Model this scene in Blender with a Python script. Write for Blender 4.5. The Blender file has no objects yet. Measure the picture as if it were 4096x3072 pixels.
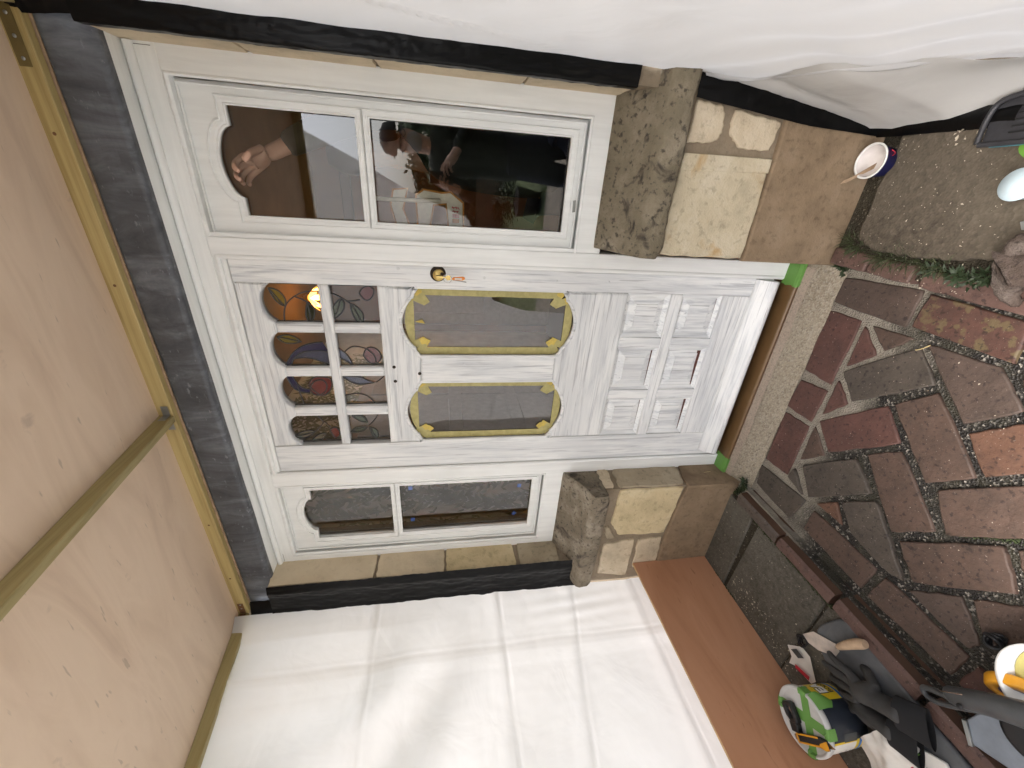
import bpy, bmesh, math, random
from mathutils import Vector, Matrix, noise as mn
random.seed(7)
S = bpy.context.scene
COL = S.collection
R = math.radians

# ------------------------------------------------------------------ camera
cam_d = bpy.data.cameras.new('camera')
cam_d.sensor_fit = 'HORIZONTAL'; cam_d.sensor_width = 36.0; cam_d.lens = 13.982
cam_d.clip_start = 0.004; cam_d.clip_end = 400
cam = bpy.data.objects.new('camera', cam_d); COL.objects.link(cam)
_r = ((0.0670808, -0.1505717, -0.9863206), (-0.88560979, -0.46430795, 0.01064991), (-0.45956007, 0.87278078, -0.16449393))
_m = Matrix((( _r[0][0], -_r[1][0], -_r[2][0]), (_r[0][1], -_r[1][1], -_r[2][1]), (_r[0][2], -_r[1][2], -_r[2][2]))).to_4x4()
cam.matrix_world = Matrix.Translation((0, -1.4, 1.38)) @ _m
S.camera = cam
# ------------------------------------------------------------------ sky, sun, exposure
SUN_EL, SUN_AZ = 60, 190          # overcast: weak broad sun from in front of the house
W = bpy.data.worlds.new('World'); S.world = W; W.use_nodes = True
wn = W.node_tree.nodes; wl = W.node_tree.links
sky = wn.new('ShaderNodeTexSky'); sky.sky_type = 'NISHITA'; sky.sun_disc = False
sky.sun_elevation = R(SUN_EL); sky.sun_rotation = R(SUN_AZ); sky.air_density = 1.0; sky.dust_density = 6.0; sky.ozone_density = 1.0
hs = wn.new('ShaderNodeHueSaturation'); hs.inputs['Saturation'].default_value = 0.62
wl.new(sky.outputs[0], hs.inputs['Color']); wl.new(hs.outputs[0], wn['Background'].inputs[0])
wn['Background'].inputs[1].default_value = 0.15
sd = bpy.data.lights.new('sun', 'SUN'); sd.energy = .8; sd.angle = R(30); sd.color = (1, .97, .93)
so = bpy.data.objects.new('sun', sd); COL.objects.link(so)
az = R(SUN_AZ); el = R(SUN_EL)
sdir = Vector((math.sin(az) * math.cos(el), math.cos(az) * math.cos(el), math.sin(el)))
so.rotation_euler = sdir.to_track_quat('Z', 'Y').to_euler(); so.location = (0, -6, 8)
S.view_settings.view_transform = 'Standard'; S.view_settings.look = 'None'
S.view_settings.exposure = 2.35; S.view_settings.gamma = 1.0
S.cycles.max_bounces = 14; S.cycles.diffuse_bounces = 8; S.cycles.transparent_max_bounces = 16
S.cycles.sample_clamp_indirect = 6.0

# ------------------------------------------------------------------ material helpers
class NT:
    def __init__(s, name):
        s.m = bpy.data.materials.new(name); s.m.use_nodes = True
        s.t = s.m.node_tree; s.b = s.t.nodes['Principled BSDF']; s.out = s.t.nodes['Material Output']
        s.tc = None
    def n(s, k, **kw):
        x = s.t.nodes.new(k)
        for a, v in kw.items(): setattr(x, a, v)
        return x
    def l(s, a, b): s.t.links.new(a, b)
    def coord(s, sc=(1, 1, 1), rot=(0, 0, 0), loc=(0, 0, 0)):
        if s.tc is None: s.tc = s.n('ShaderNodeTexCoord')
        mp = s.n('ShaderNodeMapping'); s.l(s.tc.outputs['Object'], mp.inputs[0])
        mp.inputs['Scale'].default_value = sc; mp.inputs['Rotation'].default_value = rot; mp.inputs['Location'].default_value = loc
        return mp.outputs[0]
    def noise(s, scale=5, det=4, sc=(1, 1, 1), rough=.55, dist=0, rot=(0, 0, 0), loc=(0, 0, 0)):
        x = s.n('ShaderNodeTexNoise'); s.l(s.coord(sc, rot, loc), x.inputs['Vector'])
        x.inputs['Scale'].default_value = scale; x.inputs['Detail'].default_value = det
        x.inputs['Roughness'].default_value = rough; x.inputs['Distortion'].default_value = dist
        return x.outputs['Fac']
    def voro(s, scale=5, sc=(1, 1, 1), feat='F1'):
        x = s.n('ShaderNodeTexVoronoi', feature=feat); s.l(s.coord(sc), x.inputs['Vector']); x.inputs['Scale'].default_value = scale
        return x.outputs['Distance']
    def ramp(s, f, st):
        x = s.n('ShaderNodeValToRGB'); s.l(f, x.inputs[0]); e = x.color_ramp.elements
        while len(e) < len(st): e.new(.5)
        for q, (p, c) in zip(e, st):
            q.position = p; q.color = (*c, 1) if isinstance(c, tuple) else (c, c, c, 1)
        return x.outputs[0]
    def mix(s, f, a, b, mode='MIX'):
        x = s.n('ShaderNodeMix', data_type='RGBA', blend_type=mode)
        for v, i in ((f, 0), (a, 6), (b, 7)):
            if isinstance(v, (int, float)): x.inputs[i].default_value = v if i == 0 else (v, v, v, 1)
            elif isinstance(v, tuple): x.inputs[i].default_value = (*v, 1)
            else: s.l(v, x.inputs[i])
        return x.outputs[2]
    def bump(s, h, st=.3, d=.01, prev=None):
        x = s.n('ShaderNodeBump'); s.l(h, x.inputs['Height']); x.inputs['Strength'].default_value = st; x.inputs['Distance'].default_value = d
        if prev is not None: s.l(prev, x.inputs['Normal'])
        s.l(x.outputs[0], s.b.inputs['Normal']); return x.outputs[0]
    def col(s, c):
        if isinstance(c, tuple): s.b.inputs['Base Color'].default_value = (*c, 1)
        else: s.l(c, s.b.inputs['Base Color'])
        return s
    def set(s, rough=.5, metal=0, spec=.5):
        s.b.inputs['Roughness'].default_value = rough; s.b.inputs['Metallic'].default_value = metal
        s.b.inputs['Specular IOR Level'].default_value = spec; return s

def plain(name, c, rough=.5, metal=0, var=.12, scale=25, spec=.4, bump=.15, bd=.002):
    """a colour with a little mottle and fine relief"""
    t = NT(name); f = t.noise(scale, 5)
    lo = tuple(x * (1 - var) for x in c); hi = tuple(min(1, x * (1 + var)) for x in c)
    t.col(t.ramp(f, [(.3, lo), (.7, hi)])); t.set(rough, metal, spec)
    if bump: t.bump(t.noise(scale * 5, 4), bump, bd)
    return t.m

def grain(name, stops, axis, s1=1.6, s2=48, rough=.5, bst=.3, spec=.4, det=6, extra=None, bd=.003, var=None):
    """streaks drawn out along one axis"""
    sc = [s2] * 3; sc['XYZ'.index(axis)] = s1
    t = NT(name); f = t.noise(1, det, tuple(sc), .62, .25); c = t.ramp(f, stops)
    if var: c = t.mix(t.ramp(t.noise(var[0], 3), [(.35, 0.0), (.7, 1.0)]), c, var[1], 'MULTIPLY')
    t.col(c); t.set(rough, 0, spec)
    sc2 = [s2 * 3] * 3; sc2['XYZ'.index(axis)] = s1 * 1.5
    t.bump(t.noise(1, 3, tuple(sc2)), bst, bd)
    return t.m

def doorpaint(name, axis):
    t = NT(name)
    def st(a, b): v = [b] * 3; v['XYZ'.index(axis)] = a; return tuple(v)
    base = t.ramp(t.noise(1, 6, st(3.6, 60), .68, .4), [(.33, (.54, .56, .58)), (.45, (.73, .75, .755)), (.55, (.85, .862, .855))])
    wide = t.ramp(t.noise(1, 3, st(2.0, 9), .5, .6), [(.38, 1.0), (.62, 0.0)])
    base = t.mix(t.mix(1.0, wide, .5, 'MULTIPLY'), base, (.58, .602, .625))
    crack = t.ramp(t.noise(1, 2, st(4, 150), .5, .3), [(.33, 1.0), (.37, 0.0)])
    c = t.mix(t.mix(1.0, crack, .42, 'MULTIPLY'), base, (.24, .24, .26))
    t.col(c); t.set(.42, 0, .35)
    t.bump(t.noise(1, 4, st(4, 130)), .45, .002)
    return t.m

def framepaint(name, axis, c=(.86, .878, .866)):
    t = NT(name)
    def st(a, b): v = [b] * 3; v['XYZ'.index(axis)] = a; return tuple(v)
    f = t.ramp(t.noise(1, 5, st(3, 40), .6), [(.3, tuple(x * .90 for x in c)), (.6, c)])
    g = t.ramp(t.noise(3.0, 5, (1, 1, 1)), [(.36, 1.0), (.48, 0.0)])
    col = t.mix(t.mix(1.0, g, .35, 'MULTIPLY'), f, tuple(x * y for x, y in zip(c, (.84, .85, .84))))
    t.col(col); t.set(.38, 0, .4)
    t.bump(t.noise(1, 3, st(6, 120)), .25, .0015)
    return t.m

def stone(name, c, dark, light, pits=.5, sc=1.0, rough=.85, stain=None, bst=.6):
    t = NT(name)
    a = t.ramp(t.noise(5 * sc, 8, rough=.65), [(.3, tuple(x * .72 for x in c)), (.5, c), (.72, light)])
    p = t.ramp(t.noise(38 * sc, 4, rough=.6), [(.33, 1.0), (.45, 0.0)])
    a = t.mix(t.mix(1.0, p, pits, 'MULTIPLY'), a, dark)
    if stain:
        s_ = t.ramp(t.noise(stain[0], 5, dist=.8), [(stain[1], 0.0), (stain[1] + .12, 1.0)])
        a = t.mix(t.mix(1.0, s_, stain[3], 'MULTIPLY'), a, stain[2])
    t.col(a); t.set(rough, 0, .25)
    n1 = t.bump(t.noise(14 * sc, 7, rough=.65), bst, .012); t.bump(t.noise(150 * sc, 3), bst * .7, .003, n1)
    return t.m

def gravelly(name, base, base2, specks, sc=1.0, rough=.9, speckle=.62, bst=.8, gr=.6):
    """pebbly concrete, mortar or soil: small light and dark grains"""
    t = NT(name)
    a = t.ramp(t.noise(4 * sc, 6, rough=.6), [(.35, base), (.65, base2)])
    v = t.n('ShaderNodeTexVoronoi'); t.l(t.coord(), v.inputs['Vector']); v.inputs['Scale'].default_value = 170 * sc
    sp = t.n('ShaderNodeSeparateColor'); t.l(v.outputs['Color'], sp.inputs[0])
    m1 = t.ramp(sp.outputs[0], [(speckle, 0.0), (speckle + .1, 1.0)])
    a = t.mix(t.mix(1.0, m1, gr, 'MULTIPLY'), a, specks)
    m2 = t.ramp(sp.outputs[1], [(.75, 0.0), (.85, 1.0)])
    a = t.mix(t.mix(1.0, m2, gr * .7, 'MULTIPLY'), a, tuple(x * .35 for x in base))
    a = t.mix(t.ramp(t.noise(55 * sc, 5, rough=.7), [(.35, 0.0), (.7, .55)]), a, tuple(x * 1.5 for x in base2))
    t.col(a); t.set(rough, 0, .3)
    n1 = t.bump(t.noise(20 * sc, 6), bst * .6, .01); t.bump(v.outputs['Distance'], bst, .004, n1)
    return t.m

def brickmat(name, c, c2, patch=None):
    t = NT(name)
    a = t.ramp(t.noise(13, 8, rough=.75), [(.30, tuple(x * .8 for x in c2)), (.42, tuple((x + y) / 2 for x, y in zip(c, c2))), (.56, c), (.75, tuple(min(1, x * 1.3) for x in c))])
    if patch:
        a = t.mix(t.ramp(t.noise(26, 4, loc=(3, 1, 0)), [(.53, 0.0), (.6, 1.0)]), a, patch)
    pit = t.ramp(t.noise(75, 3), [(.32, 1.0), (.42, 0.0)])
    a = t.mix(t.mix(1.0, pit, .75, 'MULTIPLY'), a, tuple(x * .3 for x in c2))
    sp = t.ramp(t.noise(240, 2), [(.70, 0.0), (.74, 1.0)])
    a = t.mix(t.mix(1.0, sp, .5, 'MULTIPLY'), a, (.42, .38, .33))
    t.col(a); t.set(.62, 0, .4)
    n1 = t.bump(t.noise(22, 6), .5, .008); t.bump(t.noise(130, 3), .5, .002, n1)
    return t.m

def glassmat(name, tint=(1, 1, 1), rough=0.0, ior=1.5, frost=0.0, faces=1.7):
    t = NT(name); N = t.t.nodes; N.remove(t.b)
    tr = t.n('ShaderNodeBsdfTransparent'); tr.inputs[0].default_value = (*tint, 1)
    gl = t.n('ShaderNodeBsdfGlossy'); gl.inputs['Roughness'].default_value = rough; gl.inputs[0].default_value = (1, 1, 1, 1)
    fr = t.n('ShaderNodeFresnel'); fr.inputs[0].default_value = ior
    mu = t.n('ShaderNodeMath', operation='MULTIPLY'); t.l(fr.outputs[0], mu.inputs[0]); mu.inputs[1].default_value = faces   # faces of the pane or sealed unit
    mu.use_clamp = True
    mx = t.n('ShaderNodeMixShader'); t.l(mu.outputs[0], mx.inputs[0]); t.l(tr.outputs[0], mx.inputs[1]); t.l(gl.outputs[0], mx.inputs[2])
    last = mx.outputs[0]
    if frost:
        di = t.n('ShaderNodeBsdfDiffuse'); di.inputs[0].default_value = (*tint, 1)
        m2 = t.n('ShaderNodeMixShader'); m2.inputs[0].default_value = frost; t.l(last, m2.inputs[1]); t.l(di.outputs[0], m2.inputs[2]); last = m2.outputs[0]
    t.l(last, t.out.inputs[0]); return t.m

def sheetmat(name, c=(.84, .84, .83), trans=.45, rough=.35):
    t = NT(name); t.col(t.ramp(t.noise(2.5, 4), [(.3, tuple(x * .97 for x in c)), (.7, c)])); t.set(rough, 0, .35)
    nb = t.bump(t.noise(6, 3, (1, 1, 1), .45, .8), .12, .03)
    vo = t.n('ShaderNodeTexVoronoi', feature='DISTANCE_TO_EDGE'); dn = t.n('ShaderNodeVectorMath', operation='ADD'); nz = t.n('ShaderNodeTexNoise'); nz.inputs['Scale'].default_value = 3.0; t.l(t.coord(), nz.inputs['Vector']); ns = t.n('ShaderNodeVectorMath', operation='SCALE'); ns.inputs['Scale'].default_value = .06; t.l(nz.outputs['Color'], ns.inputs[0]); t.l(t.coord(), dn.inputs[0]); t.l(ns.outputs[0], dn.inputs[1]); t.l(dn.outputs[0], vo.inputs['Vector']); vo.inputs['Scale'].default_value = 4.2
    mask = t.ramp(t.noise(2.2, 2), [(.45, 0.0), (.65, 1.0)]); cr = t.ramp(vo.outputs['Distance'], [(0.0, 1.0), (.16, 0.0)]); nb = t.bump(t.mix(1.0, cr, mask, 'MULTIPLY'), .16, .005, nb)
    tl = t.n('ShaderNodeBsdfTranslucent'); tl.inputs[0].default_value = (*c, 1); t.l(nb, tl.inputs['Normal'])
    mx = t.n('ShaderNodeMixShader'); mx.inputs[0].default_value = trans
    t.l(t.b.outputs[0], mx.inputs[1]); t.l(tl.outputs[0], mx.inputs[2]); t.l(mx.outputs[0], t.out.inputs[0])
    return t.m

def emit(name, c, st):
    t = NT(name); t.col(c); t.b.inputs['Emission Color'].default_value = (*c, 1); t.b.inputs['Emission Strength'].default_value = st; return t.m

MT = {}
MT['frame_v'] = framepaint('white_frame_paint_v', 'Z'); MT['frame_h'] = framepaint('white_frame_paint_h', 'X')
MT['door_v'] = doorpaint('brushed_primer_v', 'Z'); MT['door_h'] = doorpaint('brushed_primer_h', 'X')
MT['bare'] = plain('bare_red_wood', (.10, .035, .025), .6)
def leadmat():
    t = NT('lead_sheet')
    a = t.ramp(t.noise(1, 6, (14, 14, 3.5), .65, .6), [(.3, (.040, .043, .049)), (.52, (.092, .099, .112)), (.75, (.20, .215, .24))])
    s = t.ramp(t.noise(1, 4, (30, 30, 60), .6), [(.64, 0.0), (.72, 1.0)])
    a = t.mix(t.mix(1.0, s, .5, 'MULTIPLY'), a, (.30, .32, .35)); t.col(a); t.set(.5, .1, .5)
    n1 = t.bump(t.noise(9, 4), .5, .02); t.bump(t.noise(1, 3, (20, 20, 90)), .25, .004, n1); return t.m
MT['lead'] = leadmat()
def tapemat(name, c, rough=.3, bst=.5):
    t = NT(name); t.col(c); t.set(rough, 0, .5); n1 = t.bump(t.noise(13, 3, (1, 1, .3), .5, 1.0), bst * .7, .012); return t.m
MT['blacktape'] = tapemat('black_plastic_tape', (.0022, .0022, .0025), .30); MT['blacktape'].node_tree.nodes['Principled BSDF'].inputs['Specular IOR Level'].default_value = .18
MT['greentape'] = tapemat('green_masking_tape', (.115, .27, .055), .55, .25)
def masking():
    t = NT('yellow_masking_tape'); t.col(t.ramp(t.noise(60, 5), [(.35, (.40, .355, .15)), (.65, (.50, .45, .20))])); t.set(.6, 0, .3)
    t.bump(t.noise(200, 3), .4, .001); return t.m
MT['ytape'] = masking(); MT['ytape2'] = plain('yellow_masking_tape_doubled', (.60, .47, .11), .6, scale=70)
MT['sheet'] = sheetmat('white_polythene', (.755, .755, .755), .46); MT['sheet2'] = sheetmat('white_polythene_shaded', (.52, .51, .49), .06)  # second polythene has the lower sheet's shade put into its greyer, near-opaque colour
MT['timber_x'] = grain('treated_timber_x', [(.3, (.30, .215, .08)), (.5, (.44, .34, .145)), (.7, (.50, .40, .19))], 'X', 1.5, 60)
MT['timber_y'] = grain('treated_timber_y', [(.3, (.22, .17, .07)), (.5, (.33, .27, .12)), (.7, (.38, .32, .16))], 'Y', 1.5, 60)
def plymat(name, stops, sc, rot, smudge):
    t = NT(name); f = t.noise(1, 5, sc, .55, 1.1, rot); c = t.ramp(f, stops)
    s = t.ramp(t.noise(11, 5, dist=.5), [(.66, 0.0), (.76, 1.0)]); c = t.mix(t.mix(1.0, s, .35, 'MULTIPLY'), c, smudge)
    p = t.ramp(t.noise(1, 2, tuple(x * 7 for x in sc), rot=rot), [(.26, 1.0), (.31, 0.0)]); c = t.mix(t.mix(1.0, p, .4, 'MULTIPLY'), c, tuple(x * .45 for x in stops[0][1]))
    t.col(c); t.set(.62, 0, .3); t.bump(t.noise(1, 3, tuple(x * 9 for x in sc), rot=rot), .15, .002); return t.m
MT['ply'] = plymat('plywood_soffit', [(.26, (.60, .455, .335)), (.45, (.68, .53, .395)), (.58, (.72, .57, .43)), (.74, (.66, .51, .375))], (1.7, 9, 9), (0, 0, R(-8)), (.28, .2, .16))
MT['board'] = plymat('red_plywood', [(.28, (.32, .150, .080)), (.46, (.44, .225, .128)), (.6, (.48, .255, .150)), (.74, (.39, .19, .108))], (6, 1.4, 6), (R(12), 0, 0), (.32, .165, .095))
MT['stone_y'] = stone('yellow_limestone', (.56, .46, .28), (.14, .11, .07), (.66, .57, .39), .3, 1.0, stain=(9, .62, (.16, .12, .07), .5))
MT['stone_p'] = stone('pale_limestone', (.55, .46, .33), (.20, .15, .10), (.66, .58, .45), .35, 1.0, stain=(13, .64, (.10, .085, .065), .6))
MT['stone_b'] = stone('ochre_veined_limestone', (.52, .45, .32), (.17, .14, .10), (.62, .56, .44), .35, 1.2, stain=(5.5, .57, (.42, .25, .085), .7))
MT['stone_g'] = stone('grey_limestone', (.36, .30, .21), (.12, .10, .07), (.44, .38, .28), .4)
MT['reveal'] = stone('beige_reveal_stone', (.58, .49, .35), (.30, .24, .16), (.66, .57, .42), .2, .8)
MT['sill'] = stone('weathered_sill_stone', (0.2024, 0.1716, 0.1188), (0.0308, 0.0264, 0.0238), (0.3168, 0.2728, 0.2024), .75, 1.5, .95, stain=(13, .55, (0.0282, 0.0246, 0.0238), .85), bst=.9)
MT['sill_l'] = stone('weathered_grey_sill_stone', (0.2200, 0.1848, 0.1364), (0.0440, 0.0370, 0.0308), (0.3872, 0.3432, 0.2728), .8, 1.7, .95, stain=(9, .56, (0.0396, 0.0334, 0.0299), .75), bst=.9)
MT['mortar'] = stone('wall_mortar', (0.2430, 0.1935, 0.1350), (0.1350, 0.1080, 0.0765), (0.2970, 0.2430, 0.1800), .4, 1.0)
MT['render'] = stone('brown_render', (.235, .170, .108), (.10, .072, .045), (.29, .22, .15), .45, 1.3, stain=(4.5, .56, (.145, .10, .062), .75), bst=.45)
MT['concrete'] = gravelly('pebbly_concrete', (0.2066, 0.1722, 0.1263), (0.2525, 0.2180, 0.1644), (0.3366, 0.3060, 0.2525), 1.1, bst=.5)
MT['cement'] = gravelly('grey_cement', (.25, .20, .155), (.29, .24, .19), (.31, .26, .21), 2, speckle=.8, bst=.25)
def mortarbed():
    t = NT('brick_joint_mortar')
    lite = t.ramp(t.noise(30, 5), [(.3, (.17, .15, .12)), (.7, (.27, .245, .20))])
    v = t.n('ShaderNodeTexVoronoi'); t.l(t.coord(), v.inputs['Vector']); v.inputs['Scale'].default_value = 190
    sp = t.n('ShaderNodeSeparateColor'); t.l(v.outputs['Color'], sp.inputs[0])
    dark = t.mix(t.ramp(sp.outputs[0], [(.80, 0.0), (.94, 1.0)]), (.012, .010, .008), (.22, .20, .17))
    dark = t.mix(t.ramp(t.noise(14, 5), [(.45, 0.0), (.62, 1.0)]), dark, (.03, .027, .018))
    co = t.n('ShaderNodeSeparateXYZ'); t.l(t.coord(), co.inputs[0])
    ad = t.n('ShaderNodeMath', operation='ADD'); t.l(co.outputs[1], ad.inputs[0])
    ml = t.n('ShaderNodeMath', operation='MULTIPLY'); t.l(t.noise(6, 4), ml.inputs[0]); ml.inputs[1].default_value = .5; t.l(ml.outputs[0], ad.inputs[1])
    c = t.mix(t.ramp(ad.outputs[0], [(0.0, 0.0), (.06, 1.0)]), dark, lite)   # fresh pointing by the step, gravelly dirt farther out
    mr = t.n('ShaderNodeMapRange'); t.l(ad.outputs[0], mr.inputs[0]); mr.inputs[1].default_value = -.28; mr.inputs[2].default_value = -.12
    c = t.mix(mr.outputs[0], dark, lite)
    t.col(c); t.set(.6, 0, .4); n1 = t.bump(v.outputs['Distance'], .9, .004); t.bump(t.noise(40, 4), .5, .005, n1); return t.m
MT['bed'] = mortarbed()
MT['slab_l'] = gravelly('damp_left_slab', (.050, .044, .034), (.10, .092, .075), (.22, .20, .17), .9, speckle=.9, bst=.4, gr=.35)
MT['slab_r'] = gravelly('rough_right_slab', (0.0510, 0.0399, 0.0289), (0.0892, 0.0748, 0.0553), (0.1700, 0.1487, 0.1148), .8, speckle=.80, bst=.35, gr=.25)
MT['soil'] = gravelly('dark_soil', (.02, .016, .011), (.04, .034, .022), (.24, .21, .17), 1.2, speckle=.9)
BM = [brickmat('brick_brown', (0.0704, 0.0480, 0.0376), (0.0416, 0.0296, 0.0232)), brickmat('brick_red', (0.0896, 0.0416, 0.0328), (0.0560, 0.0288, 0.0232)),
      brickmat('brick_grey', (0.0664, 0.0536, 0.0424), (0.0416, 0.0336, 0.0272)), brickmat('brick_orange', (0.1080, 0.0544, 0.0336), (0.0656, 0.0344, 0.0232)),
      brickmat('brick_lichen', (0.0760, 0.0360, 0.0264), (0.0480, 0.0264, 0.0200), (0.1040, 0.0760, 0.0384)), brickmat('brick_umber', (0.0784, 0.0488, 0.0360), (0.0448, 0.0304, 0.0232))]
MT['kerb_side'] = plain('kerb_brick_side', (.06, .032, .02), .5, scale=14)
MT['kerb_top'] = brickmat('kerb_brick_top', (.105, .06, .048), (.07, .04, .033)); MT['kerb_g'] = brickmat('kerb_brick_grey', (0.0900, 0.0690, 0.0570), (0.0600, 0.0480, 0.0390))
MT['cill'] = plain('brown_stained_cill', (0.1318, 0.0748, 0.0298), .38, scale=9, spec=.5); MT['cill_nose'] = plain('red_brown_cill_nose', (0.1275, 0.0382, 0.0153), .5, var=.35, scale=40)
MT['glass'] = glassmat('clear_glass', (.92, .93, .92), faces=2.5); MT['glass_t'] = glassmat('textured_clear_glass', (.93, .92, .9), .12)
for k, c in dict(green=(.07, .11, .05), yellow=(.40, .34, .05), blue=(.03, .035, .17), lblue=(.11, .14, .26), red=(.28, .012, .02), pink=(.24, .085, .10), dgreen=(.035, .055, .028), amber=(.45, .27, .05)).items():
    MT['sg_' + k] = glassmat('stained_' + k, c, .08, frost=.3)
MT['came'] = plain('lead_came', (.07, .07, .07), .45, .5)
MT['brass'] = plain('aged_brass', (.62, .46, .17), .35, 1, .2, 60); MT['steel'] = plain('bright_steel', (.62, .62, .63), .25, 1)
MT['rust'] = plain('rusty_bracket', (.17, .085, .04), .6, .2, .3, 60); MT['brownplate'] = plain('brown_zinc_plate', (.16, .12, .045), .5, .3)
MT['zinc'] = plain('zinc_bracket', (.30, .31, .30), .45, .7); MT['black'] = plain('black_plastic', (.012, .012, .013), .45); MT['hole'] = plain('dark_hole', (.03, .02, .013), .9)
MT['orange'] = plain('orange_tag', (.75, .24, .02), .35); MT['paper'] = plain('white_paper', (.66, .64, .60), .8, scale=12)
MT['white'] = plain('white_plastic', (.72, .72, .70), .35, var=.04); MT['clearlid'] = plain('cloudy_lid', (.50, .50, .49), .3, var=.06)
MT['yellow'] = plain('yellow_label', (.66, .47, .02), .4, var=.05); MT['navy'] = plain('navy_tub', (.022, .027, .038), .38, var=.1); MT['blue'] = plain('blue_print', (.02, .16, .48), .4)
MT['ink'] = plain('black_print', (.01, .01, .012), .5); MT['rubber'] = plain('dark_grey_glove', (.036, .035, .034), .72, var=.25, scale=30); MT['cuff'] = plain('black_knit_cuff', (.008, .008, .009), .9)
MT['mat'] = plain('grey_rubber_mat', (.085, .088, .092), .7, var=.3, scale=12); MT['knife_y'] = plain('yellow_knife', (.62, .28, .015), .35); MT['redprint'] = plain('red_print', (.45, .02, .04), .5)
MT['trowel'] = plain('mortar_stained_blade', (.46, .40, .35), .6, .1, .25, 30); MT['trowelh'] = plain('worn_wood_handle', (.40, .28, .18), .7, var=.25, scale=40)
MT['tool'] = plain('grey_tool_plastic', (.055, .058, .06), .38, var=.15); MT['toolblue'] = plain('grey_blue_metal', (.20, .225, .26), .35, .3)
MT['paleyellow'] = plain('pale_yellow_filler', (.46, .41, .14), .6); MT['tubblue'] = plain('blue_tub', (.02, .025, .16), .35); MT['tubin'] = plain('white_tub_inside', (.62, .58, .56), .45)
MT['cup'] = plain('pale_blue_cup', (.52, .64, .70), .4); MT['tray'] = plain('black_tray', (.03, .03, .034), .5, var=.3, scale=30); MT['teal'] = plain('teal_edge', (.06, .25, .33), .4)
MT['leaf'] = plain('fresh_leaf', (.10, .24, .03), .5); MT['moss'] = plain('moss', (.03, .042, .014), .95, var=.5, scale=60); MT['grass'] = plain('grass_blade', (.042, .052, .020), .7, var=.4, scale=50)
MT['weed'] = plain('weed_leaf', (.022, .036, .014), .6, var=.3, scale=40); MT['straw'] = plain('straw', (.45, .36, .18), .8); MT['chip'] = plain('paint_chip', (.42, .37, .29), .8)
MT['orn'] = stone('weathered_ornament', (.082, .060, .048), (.025, .018, .015), (.17, .14, .12), .7, 2.6, bst=1.0)
MT['skin'] = plain('skin', (.60, .37, .27), .5, var=.1, scale=18); MT['sleeve'] = plain('dark_green_knit', (.018, .022, .018), .9); MT['stick'] = plain('pale_wood_strip', (.50, .33, .16), .6)
MT['tan'] = plain('tan_hall_wall', (.17, .085, .032), .8, scale=6); MT['ceil'] = plain('hall_ceiling', (.42, .26, .12), .8, scale=4); MT['hallfloor'] = plain('hall_floor', (.02, .015, .012), .6)
MT['paperbase'] = plain('wallpaper_ground', (.74, .77, .70), .85, scale=8); MT['paperleaf'] = plain('wallpaper_leaf_print', (.25, .30, .19), .85, var=.2, scale=14); MT['paperstem'] = plain('wallpaper_stem_print', (.11, .12, .075), .85)
MT['woodtrim'] = plain('dark_wood_rail', (.05, .026, .014), .5); MT['hallwhite'] = plain('hall_white_panel', (.26, .25, .245), .6); MT['switch'] = plain('brushed_steel_switch', (.36, .35, .33), .4, .4)
MT['bluetape'] = plain('blue_tape', (.03, .14, .50), .6); MT['bulb'] = emit('lit_amber_glass', (1.0, .46, .09), 1.3); MT['bagcream'] = plain('cream_bag_print', (.62, .59, .48), .8, var=.1, scale=60); MT['bagorange'] = plain('orange_bag_edge', (.48, .20, .03), .7)
MT['cloth'] = plain('dark_green_jacket', (.012, .017, .012), .9); MT['jeans'] = plain('dark_blue_jeans', (.012, .016, .03), .9); MT['cap'] = plain('dark_cap', (.015, .018, .022), .8); MT['beard'] = plain('grey_beard', (.4, .37, .35), .9)
MT['lawn'] = plain('lawn', (.045, .066, .020), .9, var=.4, scale=8); MT['patio'] = gravelly('patio', (.10, .09, .075), (.15, .135, .11), (.25, .23, .2), .6)
MT['trellis'] = plain('trellis_wood', (.05, .032, .02), .8); MT['fence'] = plain('brown_fence_board', (.13, .085, .055), .8, var=.25, scale=20); MT['treeleaf'] = plain('tree_leaf', (.045, .075, .028), .7, var=.4, scale=6); MT['bark'] = plain('bark', (.07, .05, .035), .9, var=.3)
MT['bench'] = plain('orange_timber', (.26, .10, .03), .6); MT['pot'] = plain('dark_pot', (.03, .028, .03), .5); MT['shingle'] = plain('felt_roof', (.05, .05, .05), .9)

# ------------------------------------------------------------------ object helpers
def tag(o, label=None, cat=None, group=None, kind=None):
    if label: o['label'] = label
    if cat: o['category'] = cat
    if group: o['group'] = group
    if kind: o['kind'] = kind
    return o
def par(o, p):
    if p is not None:
        o.parent = p; base = p; T = Matrix.Identity(4)
        chain = []
        while base is not None: chain.append(base); base = base.parent
        for b in reversed(chain): T = T @ b.matrix_parent_inverse @ b.matrix_basis
        o.matrix_parent_inverse = T.inverted()
    return o
def thing(name, loc, label, cat, group=None):
    o = bpy.data.objects.new(name, None); COL.objects.link(o); o.location = loc; o.empty_display_size = .05
    return tag(o, label, cat, group)
def mob(name, me, mat, parent=None, smooth=False):
    o = bpy.data.objects.new(name, me); COL.objects.link(o)
    if mat is not None:
        me.materials.clear(); me.materials.append(MT[mat] if isinstance(mat, str) else mat)
    if smooth:
        for p in me.polygons: p.use_smooth = True
    return par(o, parent)
def raw(name, v, f, mat, parent=None, smooth=False):
    me = bpy.data.meshes.new(name); me.from_pydata([tuple(x) for x in v], [], f); me.update(); return mob(name, me, mat, parent, smooth)
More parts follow.
